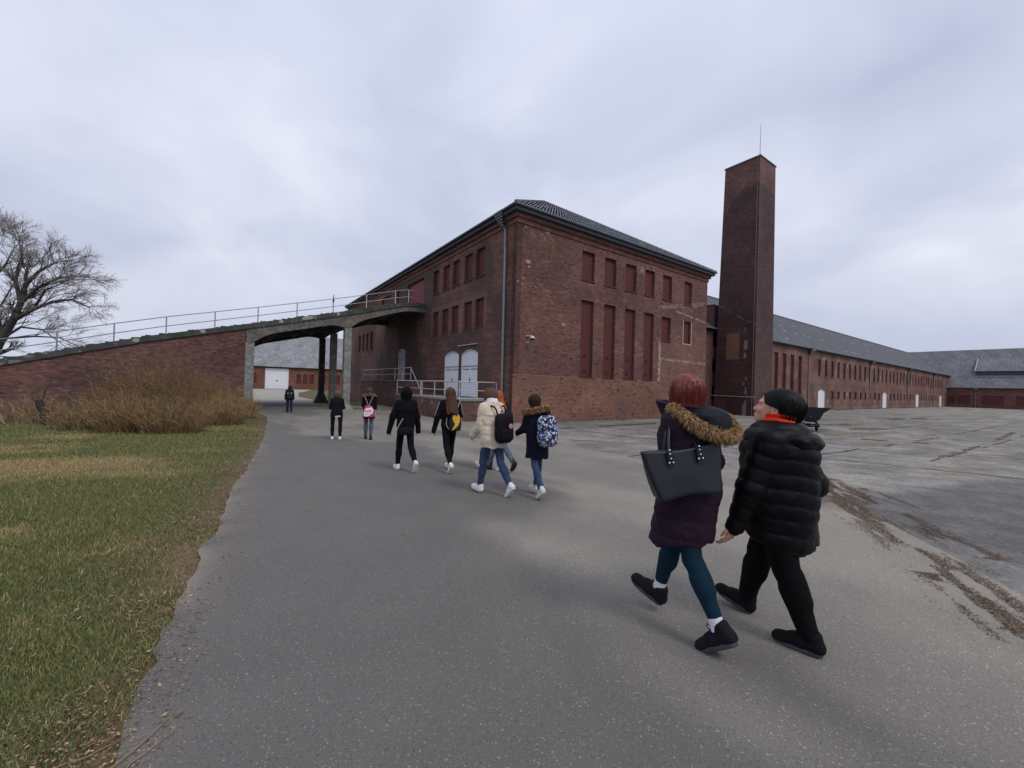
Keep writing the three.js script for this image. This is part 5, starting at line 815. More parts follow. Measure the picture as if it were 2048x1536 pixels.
// hair cap around the skull; drop lengthens it at the back, strands groove it
function bob({ drop = 0.12, wide = 0.092, back = 0.1, front = 0.02, strands = 46, depth = 0.0035, shift = 0.022, cut = null, top = 0.108, flare = 0.8 } = {}) {
  return (H) => { const a = ell(V(0, 0.03, shift), wide, top, back + 0.008), b = cap(V(0, 0, 0.028), V(0, -drop, 0.04), wide * 0.92, wide * flare, 1.05), sl = cap(V(-0.055, 0.0, front), V(-0.06, -drop * 0.95, front + 0.012), 0.034, 0.028), sr = cap(V(0.055, 0.0, front), V(0.06, -drop * 0.95, front + 0.012), 0.034, 0.028);
    const f = (x, y, z) => { let d = smin(a(x, y, z), b(x, y, z), 0.04); d = smin(d, sl(x, y, z), 0.02); d = smin(d, sr(x, y, z), 0.02); const an = Math.atan2(x, z + 0.0); d += depth * (1.0 * noise3(x * 90, y * 9, z * 90, 7) + 0.5 * noise3(x * 190, y * 12, z * 190, 8) + 3.0 * noise3(x * 13, y * 7, z * 13, 3)) * step(0.145, 0.06, y); if (cut) d = smax(d, cut(x, y, z), 0.012); return smax(d, -drop - 0.01 + 0.018 * noise3(x * 70, 0, z * 70, 4) - y, 0.01); };
    const R = 0.16 * H.s; return H.local(f, [H.c.x - R, H.c.y - (drop + 0.07) * H.s - 0.02, H.c.z - R - 0.02, H.c.x + R, H.c.y + R, H.c.z + R + 0.04]); };
}
// long hair falling down the back
function longHair(len = 0.38, wide = 0.1) {
  return (H) => { const a = ell(V(0, 0.03, 0.018), 0.09, 0.105, 0.106), b = cap(V(0, -0.02, 0.06), V(0, -len, 0.185), wide * 0.85, wide * 1.05, 1.9), f = (x, y, z) => { let d = smin(a(x, y, z), b(x, y, z), 0.05); d += 0.006 * Math.sin(x * 190 + 5 * noise3(x * 9, y * 4, 0, 3)) * step(0.0, -0.1, y); return smax(d, -len + 0.05 * noise3(x * 35, 0, 0, 4) - y, 0.015); };
    return H.local(f, [H.c.x - 0.2, H.c.y - len * H.s - 0.1, H.c.z - 0.16, H.c.x + 0.2, H.c.y + 0.17, H.c.z + 0.32]); };
}
// fur edging: many tapering strands along a path
function fur(path, { r = 0.032, n = 1500, len = 0.05, seed = 1, tones = [[176, 138, 92], [150, 112, 70], [122, 88, 54], [196, 160, 114], [96, 68, 44]], droop = 0.5, thick = 0.0032 } = {}) {
  const cv = new THREE.CatmullRomCurve3(path), R = rng(seed), pos = [], col = [], idx = [], d = V(), side = V();
  for (let k = 0; k < n; k++) {
    const t = R(), p = cv.getPointAt(t), tg = cv.getTangentAt(t), a = R() * 6.283; side.set(R() - 0.5, R() - 0.5, R() - 0.5).cross(tg).normalize(); d.copy(side).applyAxisAngle(tg, a).normalize();
    const root = p.clone().addScaledVector(d, r * (0.2 + 0.7 * R())); d.y -= droop * (0.5 + R()); d.addScaledVector(tg, (R() - 0.5) * 0.5).normalize();
    const L = len * (0.6 + 0.7 * R()), w = thick * (0.7 + 0.7 * R()), u = V().crossVectors(d, V(0.3, 0.9, 0.2)).normalize().multiplyScalar(w), v = V().crossVectors(d, u).normalize().multiplyScalar(w), m = root.clone().addScaledVector(d, L * 0.55), tip = root.clone().addScaledVector(d, L); tip.y -= L * 0.3 * droop;
    const b = pos.length / 3, c = tones[Math.floor(R() * tones.length)], vv = 0.8 + 0.4 * R(), cc = [lin(c[0]) * vv, lin(c[1]) * vv, lin(c[2]) * vv];
    for (const q of [root.clone().add(u), root.clone().sub(u).add(v), root.clone().sub(u).sub(v), m.clone().addScaledVector(u, 0.9), m.clone().addScaledVector(u, -0.8).addScaledVector(v, 0.8), m.clone().addScaledVector(u, -0.8).addScaledVector(v, -0.8), tip]) { pos.push(q.x, q.y, q.z); col.push(...cc); }
    for (let i = 0; i < 3; i++) { const j = (i + 1) % 3; idx.push(b + i, b + j, b + 3 + i, b + j, b + 3 + j, b + 3 + i, b + 3 + i, b + 3 + j, b + 6); }
  }
  const g = new THREE.BufferGeometry(); g.setAttribute('position', new THREE.Float32BufferAttribute(pos, 3)); g.setAttribute('color', new THREE.Float32BufferAttribute(col, 3)); g.setAttribute('uv', new THREE.Float32BufferAttribute(new Float32Array(pos.length / 3 * 2), 2)); g.setIndex(idx); g.computeVertexNormals(); return g;
}
const FUR = new THREE.MeshStandardMaterial({ vertexColors: true, roughness: 0.85 });
function furTrim(coat, path, opt) { const core = mesh(shaped(blend(path.slice(1).map((q, i) => cap(path[i], q, (opt.r ?? 0.032) * 0.75)), 0.02), blend(path.slice(1).map((q, i) => cap(path[i], q, (opt.r ?? 0.032) * 0.75)), 0.02)), 0.01); const m = part('fur_trim', fur(path, opt), FUR, coat); part('fur_backing', core, mat(S(104, 76, 48), 0.95), coat); return m; }

// strands: fine streaks of tone along the hair
const strandTex = tex(512, 128, (i, j) => { const k = 190 + (fbm(i / 5, j / 90, 3, 4) - 0.5) * 190 + (fbm(i / 40, j / 128, 2, 8) - 0.5) * 90; return [k, k, k]; }); strandTex.repeat.set(4, 2.2);
// ---- the two people close to the camera
const blackShoe = { mat: cloth(24, 24, 29, 0.8), sole: mat(S(58, 60, 66), 0.7), lace: mat(S(16, 16, 18), 0.8), size: 1.12 }, whiteShoe = { mat: mat(S(222, 220, 222), 0.55), sole: mat(S(206, 204, 202), 0.6), lace: mat(S(232, 232, 232), 0.7) };
const denimTex = tex(256, 256, (i, j) => { const k = 150 + (hash(i, j >> 1, 3) - 0.5) * 60 + (fbm(i / 26, j / 40, 4, 9) - 0.5) * 90; return [k, k, k * 1.02]; }); denimTex.repeat.set(5, 5);
const denim = (r, g, b) => new THREE.MeshStandardMaterial({ color: S(r, g, b), map: denimTex, roughness: 0.95 });
const JEANS = denim(78, 110, 156), LEGGING = cloth(14, 15, 20, 0.85);
person({ near: true, x: -11.33, z: 18.1, yaw: 0.04, h: 1.66, lean: 0.06, label: 'person with red hair in a long plum quilted coat and teal leggings',
  R: [0.37, 0.12, 0.34], L: [-0.18, 0.3, -0.62], aL: [-0.2, 0.0, 0.55], aR: [-0.3, 0.0, 0.8], head: [-0.2, -0.04], stance: 0.075, shoulder: 0.16, headSize: 1.06,
  legs: { r: [0.092, 0.062, 0.045], end: 0.79, wrinkle: 0.003, mat: cloth(15, 42, 56, 0.85) }, shoe: blackShoe, sock: mat(S(214, 212, 222), 0.9),
  coat: { name: 'coat', hem: 0.575, bulk: 1.3, zs: 1.1, flare: 0.168, hips: 1.02, quilt: [0.125, 0.008], collar: 0.085, cuff: 0.05, wrinkle: 0.01, slv: 0.09, hemZ: -0.06, tilt: 0.16, mat: cloth(38, 23, 40, 0.66) },
  hair: { mat: new THREE.MeshPhysicalMaterial({ color: S(150, 54, 44), map: strandTex, roughness: 0.5, sheen: 0.3, sheenColor: S(180, 80, 60) }), drop: 0.16, shape: bob({ drop: 0.19, wide: 0.1, back: 0.11, front: -0.03, depth: 0.008, top: 0.108, flare: 1.06 }) },
  extra({ o, J, coat, s }) {
    const n = J.neck, P = (x, y, z) => V(n.x + x, n.y + y, n.z + z);
    const col = cap(P(0, -0.03, -0.03), P(0, 0.08, -0.035), 0.13, 0.168, 0.92), inn = cap(P(0, -0.03, -0.035), P(0, 0.2, -0.04), 0.1, 0.158, 0.92);
    part('collar', mesh(shaped(col, (x, y, z) => smax(smax(col(x, y, z), -inn(x, y, z), 0.012), y - (n.y + 0.075 - 0.1 * (z - n.z)), 0.008) - 0.006 * noise3(x * 18, y * 18, z * 18)), 0.0065), coat.material, coat);
    const hood = blend([ell(P(0.0, 0.0, 0.12), 0.15, 0.066, 0.12), ell(P(0.0, -0.055, 0.185), 0.12, 0.065, 0.08)], 0.05);
    part('hood_lining', mesh(shaped(hood, (x, y, z) => hood(x, y, z) - 0.016 * noise3(x * 12, y * 12, z * 12, 9) - 0.006 * noise3(x * 36, y * 36, z * 36)), 0.0075), cloth(20, 23, 30, 0.6), coat);
    furTrim(coat, [P(-0.18, 0.06, -0.03), P(-0.2, 0.025, 0.05), P(-0.185, -0.03, 0.13), P(-0.115, -0.085, 0.215), P(-0.01, -0.11, 0.262), P(0.09, -0.09, 0.25), P(0.155, -0.04, 0.2), P(0.17, 0.01, 0.135)], { r: 0.027, n: 6500, len: 0.038, seed: 5, droop: 0.8, thick: 0.0018, tones: [[198, 162, 114], [176, 138, 92], [150, 114, 74], [216, 184, 138], [112, 82, 54]] });
  } });
person({ near: true, x: -10.8, z: 18.42, yaw: 0.06, h: 1.62, lean: 0.02, fat: 1.16, label: 'person with short black hair and orange scarf in a black puffer jacket',
  R: [0.34, 0.14, 0.3], L: [-0.22, 0.14, -0.06], aL: [0.24, 0.2, 0.06], aR: [-0.42, 0.16, 0.85], head: [0.3, 0.2], hand: [1.35, -0.3], stance: 0.1, shoulder: 0.185, drop: 0.035, arm: 1.2, headSize: 1.12,
  legs: { r: [0.118, 0.082, 0.058], end: 0.95, wrinkle: 0.007, mat: cloth(10, 10, 13, 0.95) }, shoe: { ...blackShoe, mat: cloth(18, 18, 22, 0.85) }, sock: mat(S(140, 140, 142), 0.9),
  coat: { name: 'jacket', hem: 0.66, bulk: 1.5, zs: 0.98, flare: 0.138, hips: 0.96, quilt: [0.096, 0.012], collar: 0.01, cuff: 0.036, wrinkle: 0.007, tilt: -0.22, mat: cloth(11, 11, 15, 0.5) },
  hair: { mat: new THREE.MeshPhysicalMaterial({ color: S(12, 13, 17), map: strandTex, roughness: 0.55, specularIntensity: 0.35 }), drop: 0.1, shape: bob({ drop: 0.118, flare: 0.94, wide: 0.098, back: 0.122, front: 0.06, shift: 0.036, depth: 0.003, top: 0.114, cut: (x, y, z) => (y > 0.03 ? -0.062 - 0.3 * (y - 0.03) : mix(-0.062, 0.034, step(0.03, 0.0, y))) - z }) },
  extra({ J, coat, o }) {
    const n = J.neck, P = (x, y, z) => V(n.x + x, n.y + y, n.z + z);
    const sc = cap(P(0, 0.0, 0.0), P(0, 0.062, -0.004), 0.112, 0.1), inn = cap(P(0, 0, -0.012), P(0, 0.22, -0.018), 0.066, 0.066);
    const scarf = part('scarf', mesh(shaped(sc, (x, y, z) => smax(smax(sc(x, y, z) - 0.006 * Math.sin((y + 0.25 * x) * 150) - 0.014 * noise3(x * 20, y * 20, z * 20), -inn(x, y, z), 0.01), y - n.y - 0.112 + 0.06 * (z - n.z), 0.012)), 0.006), cloth(220, 56, 30, 0.9), o); scarf.userData.label = 'bright orange red scarf';
    const hood = blend([ell(P(0, -0.045, 0.11), 0.18, 0.04, 0.1), ell(P(0, -0.085, 0.165), 0.16, 0.05, 0.06), cap(P(-0.16, -0.03, -0.06), P(-0.15, -0.05, 0.08), 0.034), cap(P(0.16, -0.03, -0.06), P(0.15, -0.05, 0.08), 0.034)], 0.05);
    part('hood', mesh(shaped(hood, (x, y, z) => hood(x, y, z) - 0.022 * noise3(x * 11, y * 15, z * 11, 9) - 0.009 * noise3(x * 30, y * 40, z * 30)), 0.007), coat.material, coat);
  } });
// tote bag on the shoulder of the person in plum
{
  const t = thing('tote_bag', 'large black leather tote bag with silver studs hanging behind the red haired person', 'bag', [-11.52, 1.61, 18.2], -0.6);
  t.rotation.z = 0.17;
  const f = shaped({ box: [-0.29, -0.02, -0.1, 0.29, 0.35, 0.1] }, (x, y, z) => { const k = clamp(y / 0.31), w = mix(0.185, 0.252, Math.pow(k, 0.8)), d = mix(0.075, 0.03, k); const qx = Math.abs(x) - w + 0.025, qz = Math.abs(z) - d + 0.025; const e = Math.hypot(Math.max(qx, 0), Math.max(qz, 0)) + Math.min(Math.max(qx, qz), 0) - 0.025; return smax(smax(e, y - 0.305 + 0.02 * Math.cos(x * 7), 0.008), 0.005 + 0.02 * Math.cos(x * 7) - y - 0.02, 0.03) - 0.012 * noise3(x * 7, y * 7, z * 7); });
  const L = new THREE.MeshPhysicalMaterial({ color: S(20, 25, 33), roughness: 0.45 });
  part('bag_body', mesh(f, 0.006, 0.02), L, t);
  for (const z of [0.045, -0.045]) part('strap', tube([V(-0.09, 0.27, z), V(-0.06, 0.36, z * 0.6 - 0.03), V(0.0, 0.44, -0.1 + z * 0.3), V(0.07, 0.44, -0.17), V(0.1, 0.38, -0.1 + z * 0.5), V(0.09, 0.27, z)], 0.009, 6, 30), L, t);
  const stud = new THREE.SphereGeometry(0.0065, 10, 8), SM = mat(S(222, 222, 226), 0.18, { metalness: 0.9 });
  for (const x of [-0.09, 0.09]) { part('strap_tab', box(x - 0.016, x + 0.016, 0.2, 0.29, 0.042, 0.062), L, t); for (const [dx, dy] of [[0, 0.3], [0, 0.278], [0.002, 0.25], [-0.012, 0.225], [0.012, 0.225]]) { const m = part('stud', stud, SM, t); m.position.set(x + dx, dy, 0.064); } }
}
{ // small brown bag half hidden behind the black jacket
  const t = thing('shoulder_bag', 'small brown bag showing behind the hem of the black puffer jacket', 'bag', [-10.63, 1.26, 18.56], 0.3), m = cloth(62, 42, 42, 0.6);
  part('bag_body', mesh(shaped({ box: [-0.13, -0.02, -0.08, 0.13, 0.22, 0.08] }, (x, y, z) => { const k = clamp(y / 0.2), w = mix(0.1, 0.075, k), d = mix(0.05, 0.028, k); return smax(Math.hypot(Math.max(Math.abs(x) - w + 0.03, 0), Math.max(Math.abs(z) - d + 0.03, 0)) - 0.03, Math.abs(y - 0.1) - 0.095, 0.02) - 0.01 * noise3(x * 14, y * 14, z * 14); }), 0.008), m, t);
}
// ------------------------------------------------------------------ the walkers further on, and what they carry
const BLACK = (r = 16, g = 16, b = 21) => cloth(r, g, b, 0.9);
const hairMat = (r, g, b, k = 0.55) => new THREE.MeshPhysicalMaterial({ color: S(Math.min(255, r * 1.2), Math.min(255, g * 1.2), Math.min(255, b * 1.2)), map: strandTex, roughness: k + 0.1, specularIntensity: 0.35 });
const G = 'group walking towards the ramp';
const W = (w, x, y, z) => V(x, y, z).applyAxisAngle(AY, w.o.rotation.y).add(w.o.position);
const backpackF = (w, h, d) => shaped({ box: [-w, -0.02, -0.02, w, h + 0.03, d * 2.2] }, (x, y, z) => { const k = clamp(y / h), ww = w * (0.86 + 0.14 * Math.sin(k * 2.6)), dd = d * (1 - 0.25 * k); const r = ww * 0.62, qx = Math.abs(x) - ww + r, qy = Math.abs(y - h / 2) - h / 2 + r, e = Math.hypot(Math.max(qx, 0), Math.max(qy, 0)) + Math.min(Math.max(qx, qy), 0) - r; return smax(e, Math.abs(z - dd) - dd, 0.09) - 0.012 * noise3(x * 12, y * 12, z * 12); });
function carried(kind, label, cat, w, [x, y, z], build, turn = 0) { const p = W(w, x, y, z), t = thing(kind, label, cat, [p.x, p.y, p.z], w.o.rotation.y + turn); build(t, w); return t; }
function straps(t, w, J, m, y, spread = 0.1) { const n = J.neck.y - y; for (const sx of [-1, 1]) part('strap', tube([V(sx * 0.06, 0.36, 0.0), V(sx * spread, n - 0.05, -0.01), V(sx * (spread + 0.02), n + 0.005, -0.1), V(sx * (spread + 0.035), n - 0.12, -0.26), V(sx * (spread + 0.06), 0.1, -0.22), V(sx * 0.12, 0.06, -0.02)], 0.014, 5, 24), m, t); }

// white puffer jacket, black backpack
const w3 = person({ x: -10.44, z: 14.28, yaw: 0.08, h: 1.64, lean: 0.16, cell: 0.0105, group: G, label: 'person in a cream puffer jacket and blue jeans with a brown cap',
  L: [0.27, 0.08, 0.15], R: [-0.26, 0.42, -0.85], aL: [0.12, 0.1, 0.75], aR: [0.3, 0.12, 0.8], head: [0.1, -0.3], legs: { r: [0.088, 0.062, 0.05], mat: JEANS, end: 0.9 }, shoe: { ...whiteShoe, size: 1.08 }, sock: SKIN,
  coat: { hem: 0.76, bulk: 1.32, flare: 0.145, quilt: [0.15, 0.016], collar: 0.03, wrinkle: 0.012, mat: cloth(214, 196, 176, 0.75) },
  hair: { name: 'knit_cap', mat: cloth(92, 70, 54, 0.95), shape: bob({ drop: 0.03, wide: 0.1, back: 0.114, front: -0.02, depth: 0.002, top: 0.112 }) },
  extra({ J, coat, o }) { const n = J.neck, s = cap(V(n.x, n.y + 0.045, n.z + 0.012), V(n.x, n.y + 0.07, n.z), 0.1, 0.094); part('scarf', mesh(shaped(s, (x, y, z) => s(x, y, z) - 0.02 * noise3(x * 22, y * 22, z * 22)), 0.009), cloth(220, 218, 222, 0.9), o); const c = cap(V(n.x - 0.06, n.y - 0.02, n.z + 0.03), V(n.x + 0.06, n.y - 0.02, n.z + 0.03), 0.095, 0.095); part('fleece_collar', mesh(shaped(c, (x, y, z) => c(x, y, z) - 0.014 * noise3(x * 30, y * 30, z * 30)), 0.01), cloth(206, 186, 160, 0.95), coat); } });
carried('backpack', 'black backpack with a small round pink badge on the cream jacket', 'backpack', w3, [0.02, 0.83, 0.165], (t) => {
  const m = cloth(18, 18, 24, 0.75); part('pack_body', mesh(backpackF(0.165, 0.46, 0.085), 0.009), m, t); part('front_pocket', mesh(backpackF(0.12, 0.2, 0.035).box ? shaped({ box: [-0.14, 0.03, 0.1, 0.14, 0.26, 0.22] }, (x, y, z) => Math.hypot(Math.max(Math.abs(x) - 0.085, 0), Math.max(Math.abs(y - 0.14) - 0.06, 0), Math.max(Math.abs(z - 0.155) - 0.01, 0)) - 0.03) : null, 0.009), m, t);
  const c = document.createElement('canvas'); c.width = c.height = 128; const g = c.getContext('2d'); g.fillStyle = '#d9a49a'; g.fillRect(0, 0, 128, 128); g.strokeStyle = '#b5413c'; g.lineWidth = 11; g.beginPath(); g.arc(64, 64, 36, 0.5, 5.2); g.stroke(); g.fillStyle = '#b5413c'; g.beginPath(); g.ellipse(68, 66, 18, 24, 0.5, 0, 7); g.fill();
  const ct = new THREE.CanvasTexture(c); ct.colorSpace = THREE.SRGBColorSpace; const d = new THREE.CylinderGeometry(0.034, 0.034, 0.008, 20); d.rotateX(Math.PI / 2); d.translate(0.05, 0.27, 0.185); part('badge', d, new THREE.MeshStandardMaterial({ map: ct, roughness: 0.7 }), t); part('top_loop', tube([V(-0.03, 0.44, 0.03), V(0, 0.5, 0.02), V(0.03, 0.44, 0.03)], 0.008, 5, 10), m, t);
  straps(t, w3, w3.J, m, 0.83, 0.09);
}, 0);
// blue hair
const w4 = person({ x: -9.3, z: 12.45, yaw: 0.05, h: 1.72, lean: 0.05, cell: 0.013, group: G, label: 'person with bright blue hair half hidden behind the cream jacket',
  L: [0.3, 0.06, 0.3], R: [-0.2, 0.18, -0.3], legs: { r: [0.09, 0.064, 0.052], mat: denim(46, 62, 100), end: 0.95 }, shoe: whiteShoe, coat: { hem: 0.78, bulk: 1.2, flare: 0.14, collar: 0.05, mat: BLACK(34, 24, 30) },
  hair: { mat: hairMat(30, 66, 170, 0.45), shape: bob({ drop: 0.1, wide: 0.1, back: 0.116, front: -0.01, depth: 0.006 }) } });
// orange hair with dark backpack
const w5 = person({ x: -9.17, z: 12.52, yaw: 0.05, h: 1.68, lean: 0.08, cell: 0.013, group: G, label: 'person with long orange hair and light jeans behind the cream jacket',
  L: [0.24, 0.1, 0.1], R: [-0.26, 0.6, -0.95], legs: { r: [0.088, 0.062, 0.052], mat: denim(150, 172, 200), end: 0.93 }, shoe: { kind: 'boot', mat: mat(S(28, 26, 28), 0.5), sole: mat(S(20, 20, 22), 0.8) }, coat: { hem: 0.78, bulk: 1.2, flare: 0.14, collar: 0.05, mat: BLACK(26, 26, 32) },
  hair: { mat: hairMat(170, 92, 36), shape: longHair(0.24, 0.085) } });
carried('backpack', 'dark backpack of the orange haired person, beside the brick plinth', 'backpack', w5, [0.02, 0.84, 0.15], (t) => { const m = cloth(30, 28, 32, 0.8); part('pack_body', mesh(backpackF(0.16, 0.44, 0.09), 0.012), m, t); straps(t, w5, w5.J, m, 0.84, 0.09); });
// navy parka, floral backpack
const w6 = person({ x: -9.9, z: 14.72, yaw: -0.12, h: 1.54, lean: 0.16, cell: 0.0105, group: G, label: 'person in a navy fur-trimmed parka and blue jeans, nearest the brick plinth', nod: 0.4,
  R: [0.2, 0.06, 0.08], L: [-0.2, 0.36, -0.75], aL: [0.25, 0.1, 0.9], aR: [0.25, 0.1, 0.9], head: [0.1, -0.3], legs: { r: [0.082, 0.058, 0.054], mat: JEANS, end: 0.93 }, shoe: { ...whiteShoe, mat: mat(S(206, 202, 194), 0.6), size: 1.05 },
  coat: { name: 'parka', hem: 0.62, bulk: 1.22, flare: 0.172, collar: 0.06, wrinkle: 0.012, mat: cloth(19, 22, 36, 0.88) }, hair: { mat: hairMat(52, 36, 28), shape: bob({ drop: 0.12, wide: 0.096, back: 0.112, front: 0.0, depth: 0.004 }) },
  extra({ J, coat }) { const n = J.neck, P = (x, y, z) => V(n.x + x, n.y + y, n.z + z); furTrim(coat, [P(-0.19, -0.02, -0.06), P(-0.19, -0.02, 0.05), P(-0.12, 0.0, 0.14), P(0, 0.03, 0.17), P(0.12, 0.04, 0.13), P(0.18, 0.03, 0.02)], { r: 0.036, n: 1600, len: 0.038, seed: 8, droop: 0.3, thick: 0.0032 }); } });
carried('backpack', 'backpack with a navy, blue and white floral print on the navy parka', 'backpack', w6, [0.03, 0.8, 0.15], (t) => {
  const c = document.createElement('canvas'); c.width = c.height = 512; const g = c.getContext('2d'), R = rng(31); g.fillStyle = '#12162c'; g.fillRect(0, 0, 512, 512);
  for (let k = 0; k < 90; k++) { const x = R() * 512, y = R() * 512, r = 8 + R() * 22, col = ['#e6e9f4', '#c3cdea', '#7f97d8', '#4a63b4', '#dfe2ee', '#8ea4dc'][Math.floor(R() * 6)]; for (let q = 0; q < 5; q++) { const a = q * 1.257 + R() * 0.4; g.fillStyle = col; g.beginPath(); g.ellipse(x + Math.cos(a) * r * 0.62, y + Math.sin(a) * r * 0.62, r * 0.62, r * 0.34, a, 0, 7); g.fill(); } g.fillStyle = '#1b2148'; g.beginPath(); g.arc(x, y, r * 0.16, 0, 7); g.fill(); }
  for (let k = 0; k < 70; k++) { g.fillStyle = ['#2c3d86', '#0f1327', '#9fb0e0'][Math.floor(R() * 3)]; g.beginPath(); g.ellipse(R() * 512, R() * 512, 4 + R() * 12, 3 + R() * 4, R() * 3, 0, 7); g.fill(); }
  const ct = new THREE.CanvasTexture(c); ct.colorSpace = THREE.SRGBColorSpace; ct.wrapS = ct.wrapT = THREE.RepeatWrapping; ct.repeat.set(3.4, 3.4); const m = new THREE.MeshStandardMaterial({ map: ct, roughness: 0.8 });
  part('pack_body', mesh(backpackF(0.175, 0.48, 0.085), 0.009), m, t); part('front_pocket', mesh(shaped({ box: [-0.16, 0.02, 0.1, 0.16, 0.28, 0.23] }, (x, y, z) => Math.hypot(Math.max(Math.abs(x) - 0.09, 0), Math.max(Math.abs(y - 0.145) - 0.065, 0), Math.max(Math.abs(z - 0.16) - 0.01, 0)) - 0.032), 0.009), m, t); straps(t, w6, w6.J, BLACK(), 0.8, 0.1);
});
// long brown hair, small drawstring bag with a yellow print
const w7 = person({ x: -10.13, z: 12.14, yaw: -0.1, h: 1.7, lean: 0.03, cell: 0.012, group: G, label: 'person with long brown hair in a black hoodie with white sleeve stripes',
  R: [0.25, 0.06, 0.14], L: [-0.24, 0.45, -0.85], aL: [0.12, 0.34, 0.1], aR: [0.15, 0.3, 1.1], legs: { r: [0.082, 0.06, 0.042], mat: LEGGING, end: 0.93, wrinkle: 0.003 }, shoe: whiteShoe, sock: SKIN,
  coat: { name: 'hoodie', hem: 0.8, bulk: 1.06, slv: 0.1, flare: 0.135, wrinkle: 0.014, mat: BLACK(15, 15, 20) }, hair: { mat: hairMat(84, 58, 46), shape: longHair(0.36, 0.115) },
  extra({ J, coat }) { const st = mat(S(176, 170, 170), 0.9); for (const k of ['L', 'R']) { const sg = k === 'L' ? -1 : 1; part('sleeve_stripe', tube([J['sh' + k].clone().add(V(sg * 0.074, 0.03, 0)), V().lerpVectors(J['sh' + k], J['el' + k], 0.5).add(V(sg * 0.078, 0.01, 0.01)), J['el' + k].clone().add(V(sg * 0.07, 0, 0.01))], 0.006, 5, 14), st, coat); } } });
function sack(t, w, h, d, canvas, side) {
  const f = shaped({ box: [-w, -0.02, -0.02, w, h + 0.03, d * 2] }, (x, y, z) => { const k = clamp(y / h), ww = w * (0.98 - 0.42 * Math.pow(k, 3)) * (0.86 + 0.14 * Math.sin(clamp(k * 3) * 1.57)), dd = d * Math.sin(Math.PI * clamp(0.2 + k * 0.7)); return smax(Math.hypot(Math.max(Math.abs(x) - ww + 0.03, 0), Math.max(Math.abs(z - d * 0.7) - dd * 0.5, 0)) - 0.03, Math.abs(y - h / 2) - h / 2, 0.03) - 0.012 * noise3(x * 14, y * 12, z * 14) - 0.006 * Math.sin(x * 60) * step(0.75, 1, k); });
  const g = mesh(f, 0.009), p = g.attributes.position, uv = g.attributes.uv; for (let i = 0; i < p.count; i++) uv.setXY(i, (p.getX(i) + w) / (2 * w), p.getY(i) / h);
  const ct = new THREE.CanvasTexture(canvas); ct.colorSpace = THREE.SRGBColorSpace; return part('sack', g, new THREE.MeshStandardMaterial({ map: ct, roughness: 0.75 }), t);
}
const cords = (t, n, y, m, w, spread = 0.1) => { for (const sx of [-1, 1]) { part('cord', tube([V(0.01 * sx, y, 0.03), V(sx * spread * 0.55, mix(y, n, 0.6), 0.02), V(sx * spread, n + 0.01, -0.04), V(sx * (spread + 0.05), n - 0.1, -0.2)], 0.006, 5, 16), m, t); part('cord', tube([V(sx * w, 0.04, 0.04), V(sx * (w + 0.035), 0.12, 0.0), V(sx * (w + 0.02), 0.26, -0.03)], 0.006, 5, 12), m, t); } };
carried('drawstring_bag', 'black drawstring bag with a jagged yellow print on the black hoodie', 'bag', w7, [0.05, 0.84, 0.13], (t) => {
  const c = document.createElement('canvas'); c.width = 256; c.height = 320; const g = c.getContext('2d'); g.fillStyle = '#14141a'; g.fillRect(0, 0, 256, 320); g.fillStyle = '#e0ac2e'; g.beginPath(); [[70, 40], [118, 34], [150, 70], [168, 8], [214, 70], [206, 150], [176, 220], [110, 280], [44, 316], [100, 218], [108, 180], [66, 128], [62, 80]].forEach(([x, y], i) => (i ? g.lineTo(x, y) : g.moveTo(x, y))); g.fill();
  g.strokeStyle = '#7a3a1a'; g.lineWidth = 6; g.beginPath(); g.moveTo(66, 128); g.quadraticCurveTo(130, 140, 206, 84); g.moveTo(122, 40); g.lineTo(124, 120); g.stroke();
  sack(t, 0.13, 0.36, 0.05, c); cords(t, w7.J.neck.y - 0.84, 0.35, mat(S(186, 180, 178), 0.8), 0.13, 0.12);
}, 0.0);
// black hood up, white side stripe
const w8 = person({ x: -10.91, z: 11.75, yaw: -0.05, h: 1.68, lean: 0.04, cell: 0.012, group: G, label: 'person all in black with the hood up and white sneakers',
  L: [0.24, 0.06, 0.12], R: [-0.22, 0.62, -1.05], aL: [0.15, 0.36, 0.05], aR: [0.0, 0.3, 0.1], legs: { r: [0.084, 0.062, 0.044], mat: LEGGING, end: 0.95, wrinkle: 0.003 }, shoe: whiteShoe, coat: { name: 'jacket', hem: 0.76, bulk: 1.1, slv: 0.1, flare: 0.14, wrinkle: 0.014, mat: BLACK(13, 13, 18) },
  hair: { name: 'hood', mat: BLACK(13, 13, 18), shape: bob({ drop: 0.16, wide: 0.108, back: 0.124, front: -0.03, depth: 0.003, top: 0.122 }) } });
carried('waist_bag', 'black waist bag with pale strap worn by the hooded person in black', 'bag', w8, [-0.06, 0.82, 0.15], (t) => { part('pouch', mesh(shaped({ box: [-0.2, -0.1, -0.06, 0.2, 0.1, 0.12] }, (x, y, z) => Math.hypot(Math.max(Math.abs(x) - 0.1, 0), Math.max(Math.abs(y) - 0.03, 0), Math.max(Math.abs(z - 0.02) - 0.02, 0)) - 0.045), 0.012), BLACK(20, 20, 26), t); part('strap', tube([V(-0.19, -0.02, 0.03), V(-0.15, 0.1, 0.05), V(-0.06, 0.26, 0.05)], 0.008, 5, 12), mat(S(170, 168, 170), 0.8), t); });
